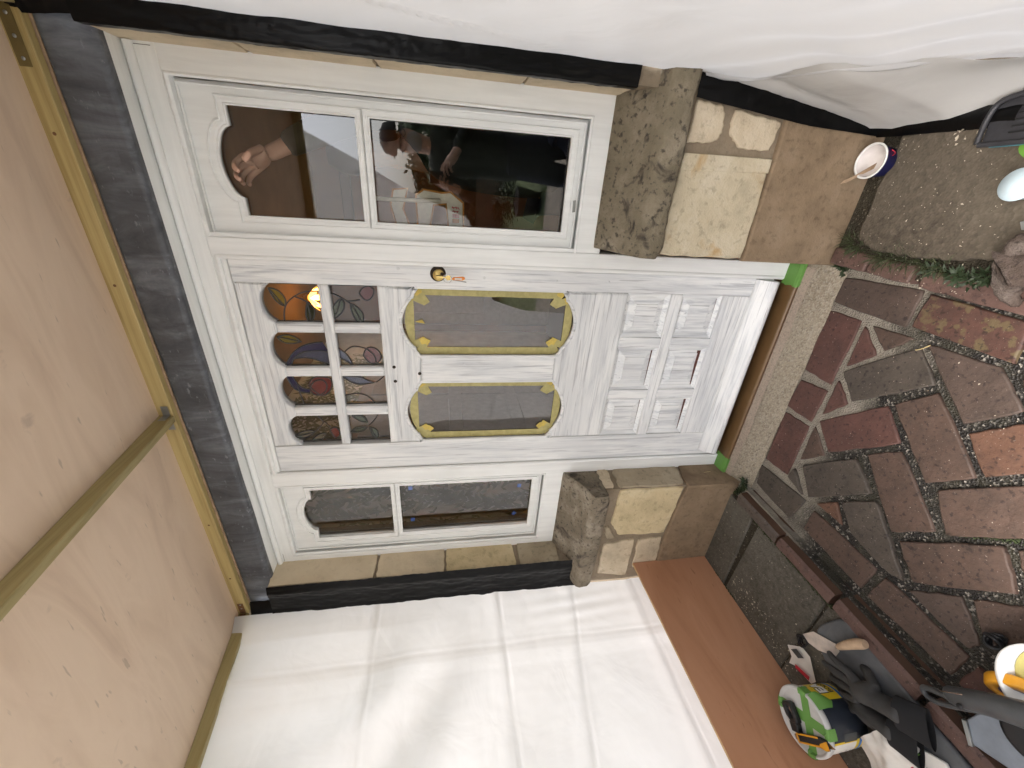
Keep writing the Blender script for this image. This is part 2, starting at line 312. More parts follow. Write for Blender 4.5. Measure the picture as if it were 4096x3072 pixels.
def bmo(name, bm, mat, parent=None, smooth=False):
    me = bpy.data.meshes.new(name); bmesh.ops.recalc_face_normals(bm, faces=bm.faces); bm.to_mesh(me); bm.free(); return mob(name, me, mat, parent, smooth)
def box(name, x0, x1, y0, y1, z0, z1, mat, parent=None, bev=.0015, mtx=None, seg=1):
    bm = bmesh.new(); bmesh.ops.create_cube(bm, size=1)
    for v in bm.verts: v.co = Vector(((x0 + x1) / 2 + v.co.x * (x1 - x0), (y0 + y1) / 2 + v.co.y * (y1 - y0), (z0 + z1) / 2 + v.co.z * (z1 - z0)))
    if bev: bmesh.ops.bevel(bm, geom=bm.edges[:], offset=bev, segments=seg, affect='EDGES', profile=.5)
    if mtx is not None: bmesh.ops.transform(bm, matrix=mtx, verts=bm.verts)
    return bmo(name, bm, mat, parent)
_dg = lambda: bpy.context.evaluated_depsgraph_get()
def from_curve(cu, name):
    o = bpy.data.objects.new('tmp', cu); COL.objects.link(o); d = _dg(); me = bpy.data.meshes.new_from_object(o.evaluated_get(d)); COL.objects.unlink(o); bpy.data.objects.remove(o); me.name = name; return me
def plate(name, outer, holes, yf, yb, mat, parent=None, bev=.003, seg=2, plane='XZ'):
    """flat board with openings, front face at yf (towards -Y), edges moulded by a bevel"""
    cu = bpy.data.curves.new('c', 'CURVE'); cu.dimensions = '2D'; cu.fill_mode = 'BOTH'
    for pts in [outer] + list(holes):
        s = cu.splines.new('POLY'); s.points.add(len(pts) - 1); s.use_cyclic_u = True
        for p, q in zip(s.points, pts): p.co = (q[0], q[1], 0, 1)
    th = abs(yb - yf) / 2; cu.extrude = max(.0001, th - bev); cu.bevel_depth = bev; cu.bevel_resolution = seg; cu.offset = -bev
    me = from_curve(cu, name); bpy.data.curves.remove(cu); ym = (yf + yb) / 2
    for v in me.vertices:
        x, y, z = v.co
        v.co = (x, ym - z, y) if plane == 'XZ' else ((ym + z, x, y) if plane == 'YZ' else (x, y, ym + z))
    return mob(name, me, mat, parent)
def tube(name, pts, r, mat, parent=None, res=3, cyc=False, bez=True, radii=None):
    cu = bpy.data.curves.new('c', 'CURVE'); cu.dimensions = '3D'
    if len(pts) < 3: bez = False
    s = cu.splines.new('NURBS' if bez else 'POLY'); s.points.add(len(pts) - 1)
    for i, (p, q) in enumerate(zip(s.points, pts)):
        p.co = (*q, 1); p.radius = radii[i] if radii else 1
    s.use_cyclic_u = cyc
    if bez: s.order_u = 3; s.use_endpoint_u = True; s.resolution_u = 4
    cu.bevel_depth = r; cu.bevel_resolution = res; cu.use_fill_caps = True
    me = from_curve(cu, name); bpy.data.curves.remove(cu); return mob(name, me, mat, parent, True)
def lathe(name, prof, c, mat, parent=None, seg=40, mtx=None, smooth=True, a0=0, a1=360):
    n = len(prof); full = abs(a1 - a0) >= 359.9; k = seg if full else seg + 1; v = []; f = []
    for i in range(k):
        a = R(a0 + (a1 - a0) * i / seg)
        for r, z in prof: v.append(Vector((r * math.cos(a), r * math.sin(a), z)))
    for i in range(seg):
        j = (i + 1) % k
        for q in range(n - 1): f.append((i * n + q, j * n + q, j * n + q + 1, i * n + q + 1))
    M_ = Matrix.Translation(c) @ (mtx if mtx is not None else Matrix.Identity(4))
    return raw(name, [M_ @ x for x in v], f, mat, parent, smooth)
def skin(name, edges, verts, mat, parent=None, sub=2):
    """verts: (co, radius[, radius_y]); one continuous skin grown on a skeleton, root is vertex 0"""
    me = bpy.data.meshes.new('sk'); me.from_pydata([v[0] for v in verts], edges, []); me.update()
    o = bpy.data.objects.new('sk', me); COL.objects.link(o)
    o.modifiers.new('s', 'SKIN'); sv = me.skin_vertices[0].data
    for i, v in enumerate(verts):
        r = v[1]; sv[i].radius = (r, v[2] if len(v) > 2 else r); sv[i].use_root = (i == 0)
    mm = o.modifiers.new('u', 'SUBSURF'); mm.levels = sub; mm.render_levels = sub
    m2 = bpy.data.meshes.new_from_object(o.evaluated_get(_dg())); COL.objects.unlink(o); bpy.data.objects.remove(o); m2.name = name
    return mob(name, m2, mat, parent, True)
def text(name, s, size, mat, fn, parent=None, ext=.0004, bold=0):
    cu = bpy.data.curves.new('t', 'FONT'); cu.body = s; cu.size = size; cu.extrude = ext; cu.align_x = 'CENTER'; cu.align_y = 'CENTER'; cu.offset = bold
    me = from_curve(cu, name); bpy.data.curves.remove(cu)
    for v in me.vertices: v.co = fn(v.co.x, v.co.y, v.co.z)
    return mob(name, me, mat, parent)
def grid(name, nu, nv, fn, mat, parent=None, smooth=True, thick=0):
    v = [fn(i / nu, j / nv) for j in range(nv + 1) for i in range(nu + 1)]
    f = [(j * (nu + 1) + i, j * (nu + 1) + i + 1, (j + 1) * (nu + 1) + i + 1, (j + 1) * (nu + 1) + i) for j in range(nv) for i in range(nu)]
    if thick:
        bm = bmesh.new(); bv = [bm.verts.new(x) for x in v]
        for q in f: bm.faces.new([bv[i] for i in q])
        bmesh.ops.solidify(bm, geom=bm.faces[:], thickness=thick)
        return bmo(name, bm, mat, parent, smooth)
    return raw(name, v, f, mat, parent, smooth)
def rag(pts, amp, n=6, seed=0):
    """a stone outline: corners knocked off and the edges made uneven"""
    out = []; k = len(pts); rr = random.Random(seed)
    for i in range(k):
        a = Vector(pts[i]); b = Vector(pts[(i + 1) % k])
        for j in range(n):
            t = j / n; p = a.lerp(b, t); d = (b - a).normalized() if (b - a).length else Vector((0, 0)); nrm = Vector((-d.y, d.x))
            e = amp * (rr.random() - .5) * 2
            if j == 0: p = p + (b - a).normalized() * amp * .8 + (Vector(pts[i - 1]) - a).normalized() * amp * .8
            else: p = p + nrm * e
            out.append((p.x, p.y))
    return out
N3 = lambda x, y, z: mn.noise(Vector((x, y, z)))

# ================================================================== SETTING: ground, floor, step, kerbs
raw('ground', [(-60, -90, -.09), (60, -90, -.09), (60, 30, -.09), (-60, 30, -.09)], [(0, 1, 2, 3)], 'lawn')['kind'] = 'structure'
tag(box('patio', -4, 4, -4.6, .1, -.3, -.055, 'patio', bev=0), kind='structure')
floor = tag(box('porch_floor', -1.20, -.14, -1.75, -.15, -.054, -.007, 'bed', bev=0), kind='structure')
BR = [
(0,[(-0.229,-0.187),(-0.209,-0.443),(-0.327,-0.447),(-0.321,-0.186)]),
(1,[(-0.348,-0.185),(-0.345,-0.312),(-0.594,-0.315),(-0.589,-0.189)]),
(1,[(-0.355,-0.328),(-0.432,-0.409),(-0.512,-0.332)]),
(5,[(-0.349,-0.347),(-0.344,-0.486),(-0.414,-0.423)]),
(4,[(-0.213,-0.460),(-0.222,-0.692),(-0.326,-0.714),(-0.318,-0.457)]),
(2,[(-0.526,-0.331),(-0.360,-0.511),(-0.445,-0.595),(-0.609,-0.406)]),
(0,[(-0.346,-0.514),(-0.339,-0.692),(-0.420,-0.779),(-0.513,-0.695)]),
(1,[(-0.627,-0.194),(-0.614,-0.314),(-0.757,-0.309),(-0.756,-0.186)]),
(1,[(-0.779,-0.188),(-0.771,-0.310),(-1.011,-0.317),(-1.023,-0.193)]),
(1,[(-0.557,-0.331),(-0.620,-0.401),(-0.708,-0.334)]),
(1,[(-0.732,-0.332),(-0.558,-0.512),(-0.645,-0.598),(-0.818,-0.417)]),
(5,[(-0.755,-0.327),(-0.836,-0.414),(-0.920,-0.332)]),
(5,[(-0.547,-0.523),(-0.456,-0.607),(-0.622,-0.786),(-0.714,-0.703)]),
(2,[(-0.924,-0.356),(-0.767,-0.510),(-0.843,-0.606),(-1.022,-0.433)]),
(5,[(-0.737,-0.528),(-0.663,-0.608),(-0.819,-0.787),(-0.914,-0.702)]),
(3,[(-0.526,-0.711),(-0.437,-0.798),(-0.508,-0.887),(-0.611,-0.796)]),
(5,[(-0.707,-0.731),(-0.568,-0.868),(-0.662,-0.953),(-0.811,-0.806)]),
(2,[(-0.955,-0.331),(-1.032,-0.412),(-1.010,-0.321)]),
(2,[(-1.055,-0.187),(-1.038,-0.431),(-1.163,-0.409),(-1.149,-0.202)]),
(3,[(-1.018,-0.465),(-0.950,-0.526),(-1.016,-0.582)]),
(2,[(-0.939,-0.539),(-0.851,-0.624),(-0.920,-0.701),(-1.019,-0.800),(-1.031,-0.748),(-1.013,-0.613)]),
(5,[(-1.047,-0.470),(-1.051,-0.729),(-1.158,-0.726),(-1.147,-0.467)]),
(5,[(-0.915,-0.729),(-0.733,-0.904),(-0.823,-0.978),(-1.000,-0.814)]),
(5,[(-1.052,-0.753),(-1.058,-0.995),(-1.148,-0.997),(-1.159,-0.743)]),
(0,[(-1.033,-0.813),(-0.926,-0.907),(-1.008,-0.992),(-1.045,-0.979)]),
(5,[(-0.915,-0.923),(-0.823,-1.012),(-0.898,-1.078),(-1.002,-1.000)]),
(5,[(-0.727,-0.921),(-0.640,-0.995),(-0.735,-1.085),(-0.806,-0.987)]),
(1,[(-1.148,-1.010),(-1.059,-1.012),(-1.053,-1.24),(-1.138,-1.24)]),
(3,[(-0.353,-0.737),(-0.251,-0.80),(-0.330,-0.90),(-0.420,-0.800)]),
(1,[(-0.230,-0.71),(-0.330,-0.735),(-0.262,-0.785),(-0.225,-0.79)]),
(3,[(-0.440,-0.82),(-0.350,-0.92),(-0.435,-1.02),(-0.520,-0.905)]),
(0,[(-0.235,-0.82),(-0.32,-0.93),(-0.33,-1.10),(-0.235,-1.10)]),
(5,[(-0.535,-0.92),(-0.45,-1.03),(-0.545,-1.12),(-0.63,-1.01)]),
(2,[(-0.645,-1.02),(-0.56,-1.13),(-0.655,-1.22),(-0.725,-1.105)]),
(5,[(-0.82,-1.03),(-0.745,-1.11),(-0.83,-1.21),(-0.905,-1.10)]),
(0,[(-0.92,-1.10),(-0.845,-1.22),(-1.035,-1.24),(-1.04,-1.03)]),
(5,[(-0.345,-1.05),(-0.44,-1.05),(-0.54,-1.14),(-0.45,-1.25),(-0.345,-1.25)]),
]
for i, (k, p) in enumerate(BR):
    c = Vector((sum(q[0] for q in p) / len(p), sum(q[1] for q in p) / len(p)))
    sm = .985 if len(p) > 3 else .96
    p2 = [tuple(c + (Vector(q) - c) * sm) for q in p]
    dz = random.uniform(-.0015, .003) if p[0][1] > -.33 else random.uniform(0, .006)
    b = plate('brick', rag(p2, .0022, 5, i), [], -.04, dz, BM[k], floor, bev=.0045, seg=2, plane='XY')
    me = b.data
    for v in me.vertices: v.co.z += N3(v.co.x * 17, v.co.y * 17, i) * .0015
# concrete step strip in front of the cill
step = grid('step', 60, 10, lambda u, v: Vector((-1.205 + u * 1.005, -.062 - v * .128 + N3(u * 14, v * 2, 0) * .006 * v, .040 - .042 * v + N3(u * 30, v * 5, 3) * .002)), 'concrete')
step['kind'] = 'structure'
grid('cement_fillet', 50, 4, lambda u, v: Vector((-1.2 + u * .98, -.060 - v * (.036 + N3(u * 9, 0, 7) * .012), .0455 - v * .011)), 'cement', step)
raw('step_end', [(-1.205, -.05, .04), (-.2, -.05, .04), (-.2, -.05, -.05), (-1.205, -.05, -.05)], [(0, 1, 2, 3)], 'cement', step)
# left kerb of bricks on edge
kl = tag(box('kerb', -1.262, -1.192, -1.8, -.15, -.05, .028, 'bed', bev=0), kind='structure')
for i, (ya, yb) in enumerate([(-.205, -.445), (-.455, -.705), (-.722, -1.0), (-1.02, -1.28), (-1.29, -1.53)]):
    j = random.uniform(-.006, .006)
    pr = [(-1.186 + j, -.02), (-1.206 + j, .056), (-1.218 + j, .064), (-1.250 + j, .063), (-1.256 + j, .055), (-1.256 + j, -.02)]
    v = []; f = []; n = len(pr); K = 10
    for q in range(K + 1):
        y = ya + (yb - ya) * q / K
        for x, z in pr: v.append((x + N3(x * 30, y * 12, i) * .003, y, z + N3(x * 20, y * 10, i + 5) * .003))
    for q in range(K):
        for s in range(n - 1): f.append((q * n + s, q * n + s + 1, (q + 1) * n + s + 1, (q + 1) * n + s))
    f += [tuple(range(n)), tuple(range(K * n, K * n + n))]
    o = raw('brick', v, f, 'kerb_side', kl)
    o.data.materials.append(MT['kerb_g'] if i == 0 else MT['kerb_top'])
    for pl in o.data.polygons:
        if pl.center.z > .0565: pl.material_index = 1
# left paving
pl_ = tag(box('paving', -3.2, -1.258, -1.9, -.1, -.05, .034, 'soil', bev=0), kind='structure')
for i, (ya, yb) in enumerate([(-.138, -.296), (-.304, -.66), (-.668, -1.05), (-1.058, -1.5)]):
    skew = -.03 * (i > 0)
    plate('slab', rag([(-1.264, ya + skew), (-1.264, yb + skew), (-2.6, yb), (-2.6, ya)], .004, 8, 30 + i), [], 0, .045, 'slab_l', pl_, bev=.003, plane='XY')
# right kerb and paving
kr = tag(box('kerb', -.186, -.152, -1.5, -.15, -.05, .03, 'soil', bev=0), kind='structure')
for i, (ya, yb, m) in enumerate([(-.152, -.285, 'kerb_top'), (-.288, -.425, 'kerb_top'), (-.452, -.70, 'kerb_top'), (-.71, -.95, 'kerb_top'), (-.96, -1.2, 'kerb_g')]):
    t0 = (-ya - .15) / .55; t1 = (-yb - .15) / .55
    xa, xb = -.191 - .017 * t0, -.191 - .017 * t1; j = .012 if i == 2 else 0
    plate('brick', rag([(xa, ya), (xb, yb), (xb + .055, yb), (xa + .05 + (0 if i else .005), ya)], .0025, 6, 60 + i), [], -.02, .05, m, kr, bev=.006, plane='XY')
pr_ = tag(box('paving', -.15, 3.0, -1.9, -.1, -.05, .03, 'soil', bev=0), kind='structure')
sl = plate('slab', rag([(-.095, -.222), (-.128, -.29), (-.124, -.45), (-.096, -.60), (-.03, -.66), (.02, -.75), (.20, -.76), (.198, -.42), (.19, -.22)], .005, 8, 77), [], 0, .064, 'slab_r', pr_, bev=.008, plane='XY')
plate('slab', rag([(.01, -.80), (-.12, -.82), (-.12, -1.3), (.7, -1.3), (.7, -.2), (.215, -.22), (.215, -.79)], .004, 8, 78), [], 0, .058, 'slab_r', pr_, bev=.006, plane='XY')

# ================================================================== HOUSE WALL
hw = thing('house_wall', (-.7, 0, 0), 'stone house wall with rendered base around the white door frame', 'wall')
box('masonry', -5, -1.672, -.130, .20, -.1, 2.16, 'mortar', hw, 0)
box('masonry', -1.672, -1.209, -.130, .12, -.1, .69, 'mortar', hw, 0)
box('masonry', -.193, .246, -.130, .12, -.1, .70, 'mortar', hw, 0)
box('masonry', .246, 5, -.130, .20, -.1, 2.16, 'mortar', hw, 0)
box('masonry', -5, 5, -.060, .20, 2.162, 4.6, 'mortar', hw, 0)
def wst(pts, mat, seed, amp=.008, yf=-.139, yb=-.11, bev=.005): return plate('stone', rag(pts, amp, 7, seed), [], yf, yb, mat, hw, bev, 2)
wst([(-1.212, .612), (-1.212, .296), (-1.505, .322), (-1.50, .56), (-1.42, .617)], 'stone_y', 1, .004)
wst([(-1.556, .628), (-1.534, .47), (-1.80, .462), (-1.77, .625)], 'stone_p', 2, .004); wst([(-1.545, .45), (-1.532, .325), (-1.73, .315), (-1.75, .437)], 'stone_p', 3, .004)
wst([(-1.515, .622), (-1.52, .575), (-1.43, .628), (-1.44, .645)], 'stone_g', 4, .003)
wst([(.231, .677), (.122, .678), (.132, .592), (.156, .572), (.222, .588)], 'stone_p', 5, .003); wst([(.218, .552), (.157, .55), (.122, .505), (.122, .405), (.199, .392)], 'stone_p', 6, .003)
wst([(-.192, .682), (-.192, .384), (.103, .388), (.099, .682)], 'stone_b', 7, .0035)
plate('stone', [(.055, .681), (.099, .681), (.103, .388), (.064, .386)], [], -.1415, -.12, 'stone_b', hw, .002)
# stones on the side of the left pier, facing the door
def sst(pts, mat, seed, amp=.005): return plate('stone', rag(pts, amp, 6, seed), [], -1.213, -1.200, mat, hw, .003, 2, plane='YZ')
sst([(-.001, .272), (-.128, .295), (-.128, .612), (-.001, .60)], 'stone_g', 11); sst([(-.001, .625), (-.12, .633), (-.12, .685), (-.001, .68)], 'stone_p', 12)
# rendered base course
plate('render_band', [(-1.6, -.06), (-1.203, -.06), (-1.203, .285), (-1.35, .305), (-1.6, .318), (-1.80, .312), (-1.80, -.06)], [], -.147, -.12, 'render', hw, .006)
plate('render_band', [(-.128, -.06), (-.0, -.06), (-.0, .255), (-.10, .283), (-.147, .28), (-.147, -.06)], [], -1.214, -1.199, 'render', hw, .002, plane='YZ')
plate('render_band', [(-.200, -.06), (.6, -.06), (.6, .38), (.2, .385), (.10, .382), (-.200, .380)], [], -.146, -.12, 'render', hw, .006)
# sills: worn stone blocks
def sill(name, x0, x1, zb, zn, zt, yb_, yn, mat, seed, tilt=0):
    nx, prof = 44, [(.03, zt + .006), (-.01, zt), (-.06, zt - .030), (-.12, zt - .062), (yn + .02, zn + .012), (yn + .006, zn + .004), (yn, zn - .012), (yn + .002, zb + .012), (yn + .012, zb), (-.09, zb + .002), (.03, zb + .004)]
    v = []; f = []; n = len(prof)
    for i in range(nx + 1):
        x = x0 + (x1 - x0) * i / nx; e = min(i, nx - i) / 3.0; rnd = max(0, 1 - e) ** 2
        for (y, z) in prof:
            w = N3(x * 9, y * 12, z * 12 + seed) * .005 + N3(x * 40, y * 40, z * 40 + seed) * .003
            front = 1 if y < -.05 else .25
            v.append((x + N3(0, y * 20, z * 20 + seed) * .006 * (1 if i in (0, nx) else 0), y + (w + rnd * .006) * front, z + w * front * .8 - rnd * .006 * (1 if z > zb + .03 else -1) * front))
    for i in range(nx):
        for s in range(n - 1): f.append((i * n + s, (i + 1) * n + s, (i + 1) * n + s + 1, i * n + s + 1))
    f += [tuple(range(n)), tuple(range(nx * n, nx * n + n))]
    o = raw(name, v, f, mat, hw, True); return o
sill('window_sill', -1.80, -1.205, .672, .748, .840, 0, -.186, 'sill_l', 1); sill('window_sill', -.200, .34, .700, .772, .862, 0, -.182, 'sill', 5)
# reveals
for i, (za, zb) in enumerate([(1.712, 2.165), (1.394, 1.704), (1.055, 1.386), (.83, 1.03)]):
    plate('reveal_stone', rag([(.004, za), (-.128, za + random.uniform(-.01, .01)), (-.128, zb), (.004, zb)], .003, 6, 90 + i), [], -1.69, -1.664, ['reveal', 'reveal', 'stone_y', 'stone_g'][i], hw, .003, plane='YZ')
for i, (za, zb) in enumerate([(1.875, 2.165), (1.556, 1.866), (1.156, 1.548), (.86, 1.149)]):
    plate('reveal_stone', rag([(.004, za), (-.128, za), (-.128, zb), (.004, zb)], .002, 6, 95 + i), [], .240, .27, 'reveal', hw, .002, plane='YZ')

# ================================================================== LEAD CLAD LINTEL
lt = thing('lead_lintel', (-.78, -.08, 2.16), 'dark grey lead sheet wrapped over the beam above the white frame', 'lead flashing')
def lead_fn(u, v):
    x = .268 - u * 2.108; pr = [(-.062, 2.160), (-.080, 2.1605), (-.0875, 2.166), (-.088, 2.20), (-.086, 2.25), (-.083, 2.278), (-.075, 2.284), (-.05, 2.285)]
    k = v * (len(pr) - 1); a = min(int(k), len(pr) - 2); t = k - a
    y = pr[a][0] + (pr[a + 1][0] - pr[a][0]) * t; z = pr[a][1] + (pr[a + 1][1] - pr[a][1]) * t
    w = N3(x * 6, z * 10, 1) * .0035 + N3(x * 22, z * 22, 2) * .0014
    return Vector((x, y + w * (1 if z > 2.163 else 0), z + N3(x * 5, 0, 4) * .002))
grid('lead_sheet', 150, 21, lead_fn, 'lead', lt); box('soffit_board', -1.80, .262, -.074, .01, 2.1615, 2.19, 'frame_h', lt, .002)
box('packing_strip', -1.83, .275, -.0795, -.066, 2.283, 2.30, 'trowelh', lt, 0)

# ================================================================== WHITE DOOR FRAME WITH SIDELIGHTS
fr = thing('door_frame', (-.71, 0, .06), 'white painted timber door frame with a glazed sidelight on each side', 'door frame')
F0, F1 = 0.0, .075
rect = lambda x0, x1, z0, z1: [(x0, z0), (x1, z0), (x1, z1), (x0, z1)]
box('head', -1.70, .244, F0 - .001, F1, 2.092, 2.1605, 'frame_h', fr, .002)
tube('head_bead', [(-1.69, -.006, 2.148), (.238, -.006, 2.148)], .011, 'frame_h', fr, 4)
box('jamb', -.2832, -.2185, F0 - .004, F1, .0605, 2.0918, 'frame_v', fr, .003); box('jamb', -1.2085, -1.1385, F0 - .004, F1, .0605, 2.0918, 'frame_v', fr, .003)
# architrave beads round the door opening
for (a, b) in (((-.2765, .07), (-.2765, 2.075)), ((-1.1445, .07), (-1.1445, 2.075)), ((-1.15, 2.075), (-.271, 2.075))):
    tube('bead', [(a[0], .000, a[1]), (b[0], .000, b[1])], .0085, 'frame_v', fr, 3)
box('door_stop', -1.14, -.28, .002, .05, 2.055, 2.0925, 'frame_h', fr, .004)
def arch(xa, xb, zs, sh, rise, n=14):
    """top edge from xb back to xa: flat shoulders, a cusp and a flat arc"""
    pts = [(xb, zs), (xb - sh, zs)]
    for i in range(n + 1):
        t = i / n; x = (xb - sh - .003) + ((xa + sh + .003) - (xb - sh - .003)) * t
        pts.append((x, zs + .010 + (rise - .010) * math.sin(math.pi * t) ** .62))
    return pts + [(xa + sh, zs), (xa, zs)]
def sidelight(x0, x1, gx0, gx1, label):
    # x0..x1: frame opening outer edges; gx0..gx1 glass
    plate('sidelight_frame', rect(x0, x1, .836, 2.0935), [rect(x0 + .062 if x0 < -1 else x0 + .013, x1 - .064 if x1 > 0 else x1 - .013, .925, 2.080)], F0, F1, 'frame_v', fr, .004, 3)
    sx0 = gx0 - .060; sx1 = gx1 + .048
    if x1 < 0: sx1 = min(sx1, x1 - .010)
    top = arch(gx0, gx1, 1.974, .050, .044)
    up = [(gx0, 1.628), (gx1, 1.628)] + top; lo = rect(gx0, gx1, .976, 1.594)
    ss = plate('sash', rect(sx0, sx1, .930, 2.090), [up, lo], .024, .060, 'frame_v', fr, .009, 4)
    # raised bead close to each pane
    for ring in (up, lo):
        cx = (gx0 + gx1) / 2; r2 = ring + [ring[0]]
        cu = [(x, .030, z) for x, z in ring]
        tube('glazing_bead', cu, .0050, 'frame_v', ss, 2, True, False)
        cx = (gx0 + gx1) / 2; cz = (ring[0][1] + ring[-1][1]) / 2; ex = 1 + .017 / ((gx1 - gx0) / 2); ez = 1 + .017 / ((ring[-1][1] - ring[0][1]) / 2)
        tube('glazing_bead', [(cx + (x - cx) * ex, .0225, cz + (z - cz) * ez) for x, z in ring], .0032, 'frame_v', ss, 2, True, False)
    for e_, y_, r_ in ((-.004, .004, .0075), (.011, .0155, .0042)):
        bd = [(sx0 + e_, y_, .931 + e_), (sx1 - e_, y_, .931 + e_), (sx1 - e_, y_, 2.083 - e_), (sx0 + e_, y_, 2.083 - e_)]
        tube('sash_bead', bd, r_, 'frame_v', ss, 3, True, False)
    for nm, ring in (('pane', up), ('pane', lo)):
        c = Vector((sum(p[0] for p in ring) / len(ring), sum(p[1] for p in ring) / len(ring)))
        vv = [(c.x + (x - c.x) * 1.03, .046, c.y + (z - c.y) * 1.03) for x, z in ring]
        raw(nm, vv, [tuple(range(len(vv)))], 'glass', ss)
    return ss
sidelight(-.2195, .244, -.160, .128, '')
sidelight(-1.70, -1.2075, -1.560, -1.262, '')
# cill under the door
cs = thing('door_cill', (-.71, -.04, .04), 'brown stained timber cill under the white door', 'cill')
plate('cill_board', [(.06, .062), (-.055, .060), (-.066, .056), (-.066, .047), (.06, .047)], [], -1.203, -.2, 'cill', cs, .001, plane='YZ')
plate('cill_nose', [(.05, .0465), (-.064, .0465), (-.064, .036), (.05, .036)], [], -1.202, -.201, 'cill_nose', cs, .001, plane='YZ')
for (xa, xb, tail, lb) in ((-.298, -.197, -.298, 'green masking tape on the cill by the lock side of the door'), (-1.206, -1.118, -1.118, 'green masking tape on the cill by the hinge side of the door')):
    pts = []
    n = 14
    def gf(u, v, xa=xa, xb=xb, tail=tail):
        prof = [(.004, .0627), (-.03, .0622), (-.054, .0612), (-.0672, .0568), (-.0676, .045)]
        k = v * 4; a = min(int(k), 3); t = k - a; y = prof[a][0] + (prof[a + 1][0] - prof[a][0]) * t; z = prof[a][1] + (prof[a + 1][1] - prof[a][1]) * t
        x = xa + (xb - xa) * u; e = N3(v * 9, xa, 0) * .006
        if abs(tail - xa) < 1e-6: x += e * (1 - u)
        else: x += e * u
        return Vector((x, y, z))
    tag(grid('green_tape', 10, 12, gf, 'greentape', None, False), lb, 'tape')

# ================================================================== FRONT DOOR
dr = thing('front_door', (-.71, .02, .08), 'white primed panelled front door with brushed paint, stained glass lights and scalloped panes', 'door')
D0, D1 = .004, .048
dp = lambda name, outer, mat, bev=.006, yf=D0: plate(name, outer, [], yf, D1, mat, dr, bev, 3)
dp('stile', rect(-.357, -.2855, .098, 2.052), 'door_v', .002); dp('stile', rect(-1.1345, -1.010, .098, 2.052), 'door_v', .002)
PX = [(-.497, -.361), (-.666, -.529), (-.834, -.700), (-1.004, -.871)]
# scalloped head rail
o_ = [(-1.0095, 2.052), (-.3575, 2.052), (-.3575, 1.952)]
for (a, b) in PX:
    o_ += [(b, 1.951)]
    for i in range(1, 12):
        t = i / 12; o_.append((b - .006 + (a + .006 - (b - .006)) * t, 1.957 + .031 * math.sin(math.pi * t) ** .6))
    o_ += [(a, 1.951)]
o_ += [(-1.0095, 1.952)]
dp('rail', o_, 'door_h', .007)
for a, b in ((-.529, -.497), (-.700, -.666), (-.871, -.834)):
    dp('muntin', rect(a - .0015, b + .0015, 1.80, 1.9515), 'door_v', .009); dp('muntin', rect(a - .0015, b + .0015, 1.6085, 1.7655), 'door_v', .009)
dp('rail', rect(-1.0095, -.3575, 1.7655, 1.80), 'door_h', .009)
# rails and centre stile round the two tall panes
def lobe(xa, xb, z, rise, sgn, n=12):
    """shaped end of a tall pane, from xb to xa"""
    w = xb - xa; pts = [(xb, z), (xb - .004, z + sgn * .006), (xb - .022, z + sgn * .018), (xb - .036, z + sgn * .021)]
    for i in range(n + 1):
        t = i / n; x = xb - .036 - (w - .072) * t
        pts.append((x, z + sgn * (.024 + (rise - .024) * math.sin(math.pi * t) ** .8)))
    return pts + [(xa + .036, z + sgn * .021), (xa + .022, z + sgn * .018), (xa + .004, z + sgn * .006), (xa, z)]
OX = [(-.622, -.3575), (-1.0095, -.728)]
r1 = [(-1.0095, 1.6085), (-.3575, 1.6085), (-.3575, 1.476)] + lobe(OX[0][0], OX[0][1], 1.4725, .066, 1) + [(-.622, 1.4725), (-.728, 1.4725)] + lobe(OX[1][0], OX[1][1], 1.4725, .066, 1) + [(-1.0095, 1.476)]
dp('rail', r1, 'door_h', .010)
dp('stile', rect(-.728, -.622, .9475, 1.4720), 'door_v', .009)
r2 = [(-.3575, .692), (-1.0095, .692), (-1.0095, .944)] + [(x, z) for x, z in reversed(lobe(OX[1][0], OX[1][1], .947, .062, -1))] + [(-.728, .947), (-.622, .947)] + [(x, z) for x, z in reversed(lobe(OX[0][0], OX[0][1], .947, .062, -1))] + [(-.3575, .944)]
dp('rail', r2, 'door_h', .010)
# lower panels
KX = [(-.5365, -.3575), (-.7755, -.5805), (-1.0095, -.8175)]; KZ = [(.514, .692), (.292, .468)]
dp('rail', rect(-1.0095, -.3575, .468, .514), 'door_h', .003); dp('rail', rect(-1.0095, -.3575, .165, .292), 'door_h', .003)
for z0, z1 in KZ:
    dp('muntin', rect(-.5805, -.5365, z0, z1), 'door_v', .003); dp('muntin', rect(-.8175, -.7755, z0, z1), 'door_v', .003)
for q, (z0, z1) in enumerate(KZ):
    for j, (x0, x1) in enumerate(KX):
        pn = thing('panel', (0, 0, 0), None, None); par(pn, dr)
        # sloped bed, then the raised field
        def ringv(e, y): return [(x0 + e, y, z0 + e), (x1 - e, y, z0 + e), (x1 - e, y, z1 - e), (x0 + e, y, z1 - e)]
        sp = [ringv(-.004, .012), ringv(.016, .022), ringv(.017, .0235), ringv(.044, .0165), ringv(.0455, .0125)]
        v = [p for r_ in sp for p in r_]; f = []
        for k in range(len(sp) - 1):
            for i in range(4): f.append((k * 4 + i, k * 4 + (i + 1) % 4, k * 4 + 4 + (i + 1) % 4, k * 4 + 4 + i))
        f.append(tuple(range(len(v) - 4, len(v))))
        bpy.data.objects.remove(pn); raw('panel', v, f, 'door_v', dr)
        gap = {(0, 1): .006, (1, 1): .017, (1, 2): .011, (0, 0): .0, (0, 2): .003, (1, 0): .002}[(q, j)]
        if gap: raw('bare_edge', [(x0 + .016, .0205, z0 + .0165), (x1 - .016, .0205, z0 + .0165), (x1 - .016, .0205, z0 + .0165 + gap), (x0 + .016, .0205, z0 + .0165 + gap * .25)], [(0, 1, 2, 3)], 'bare', dr)
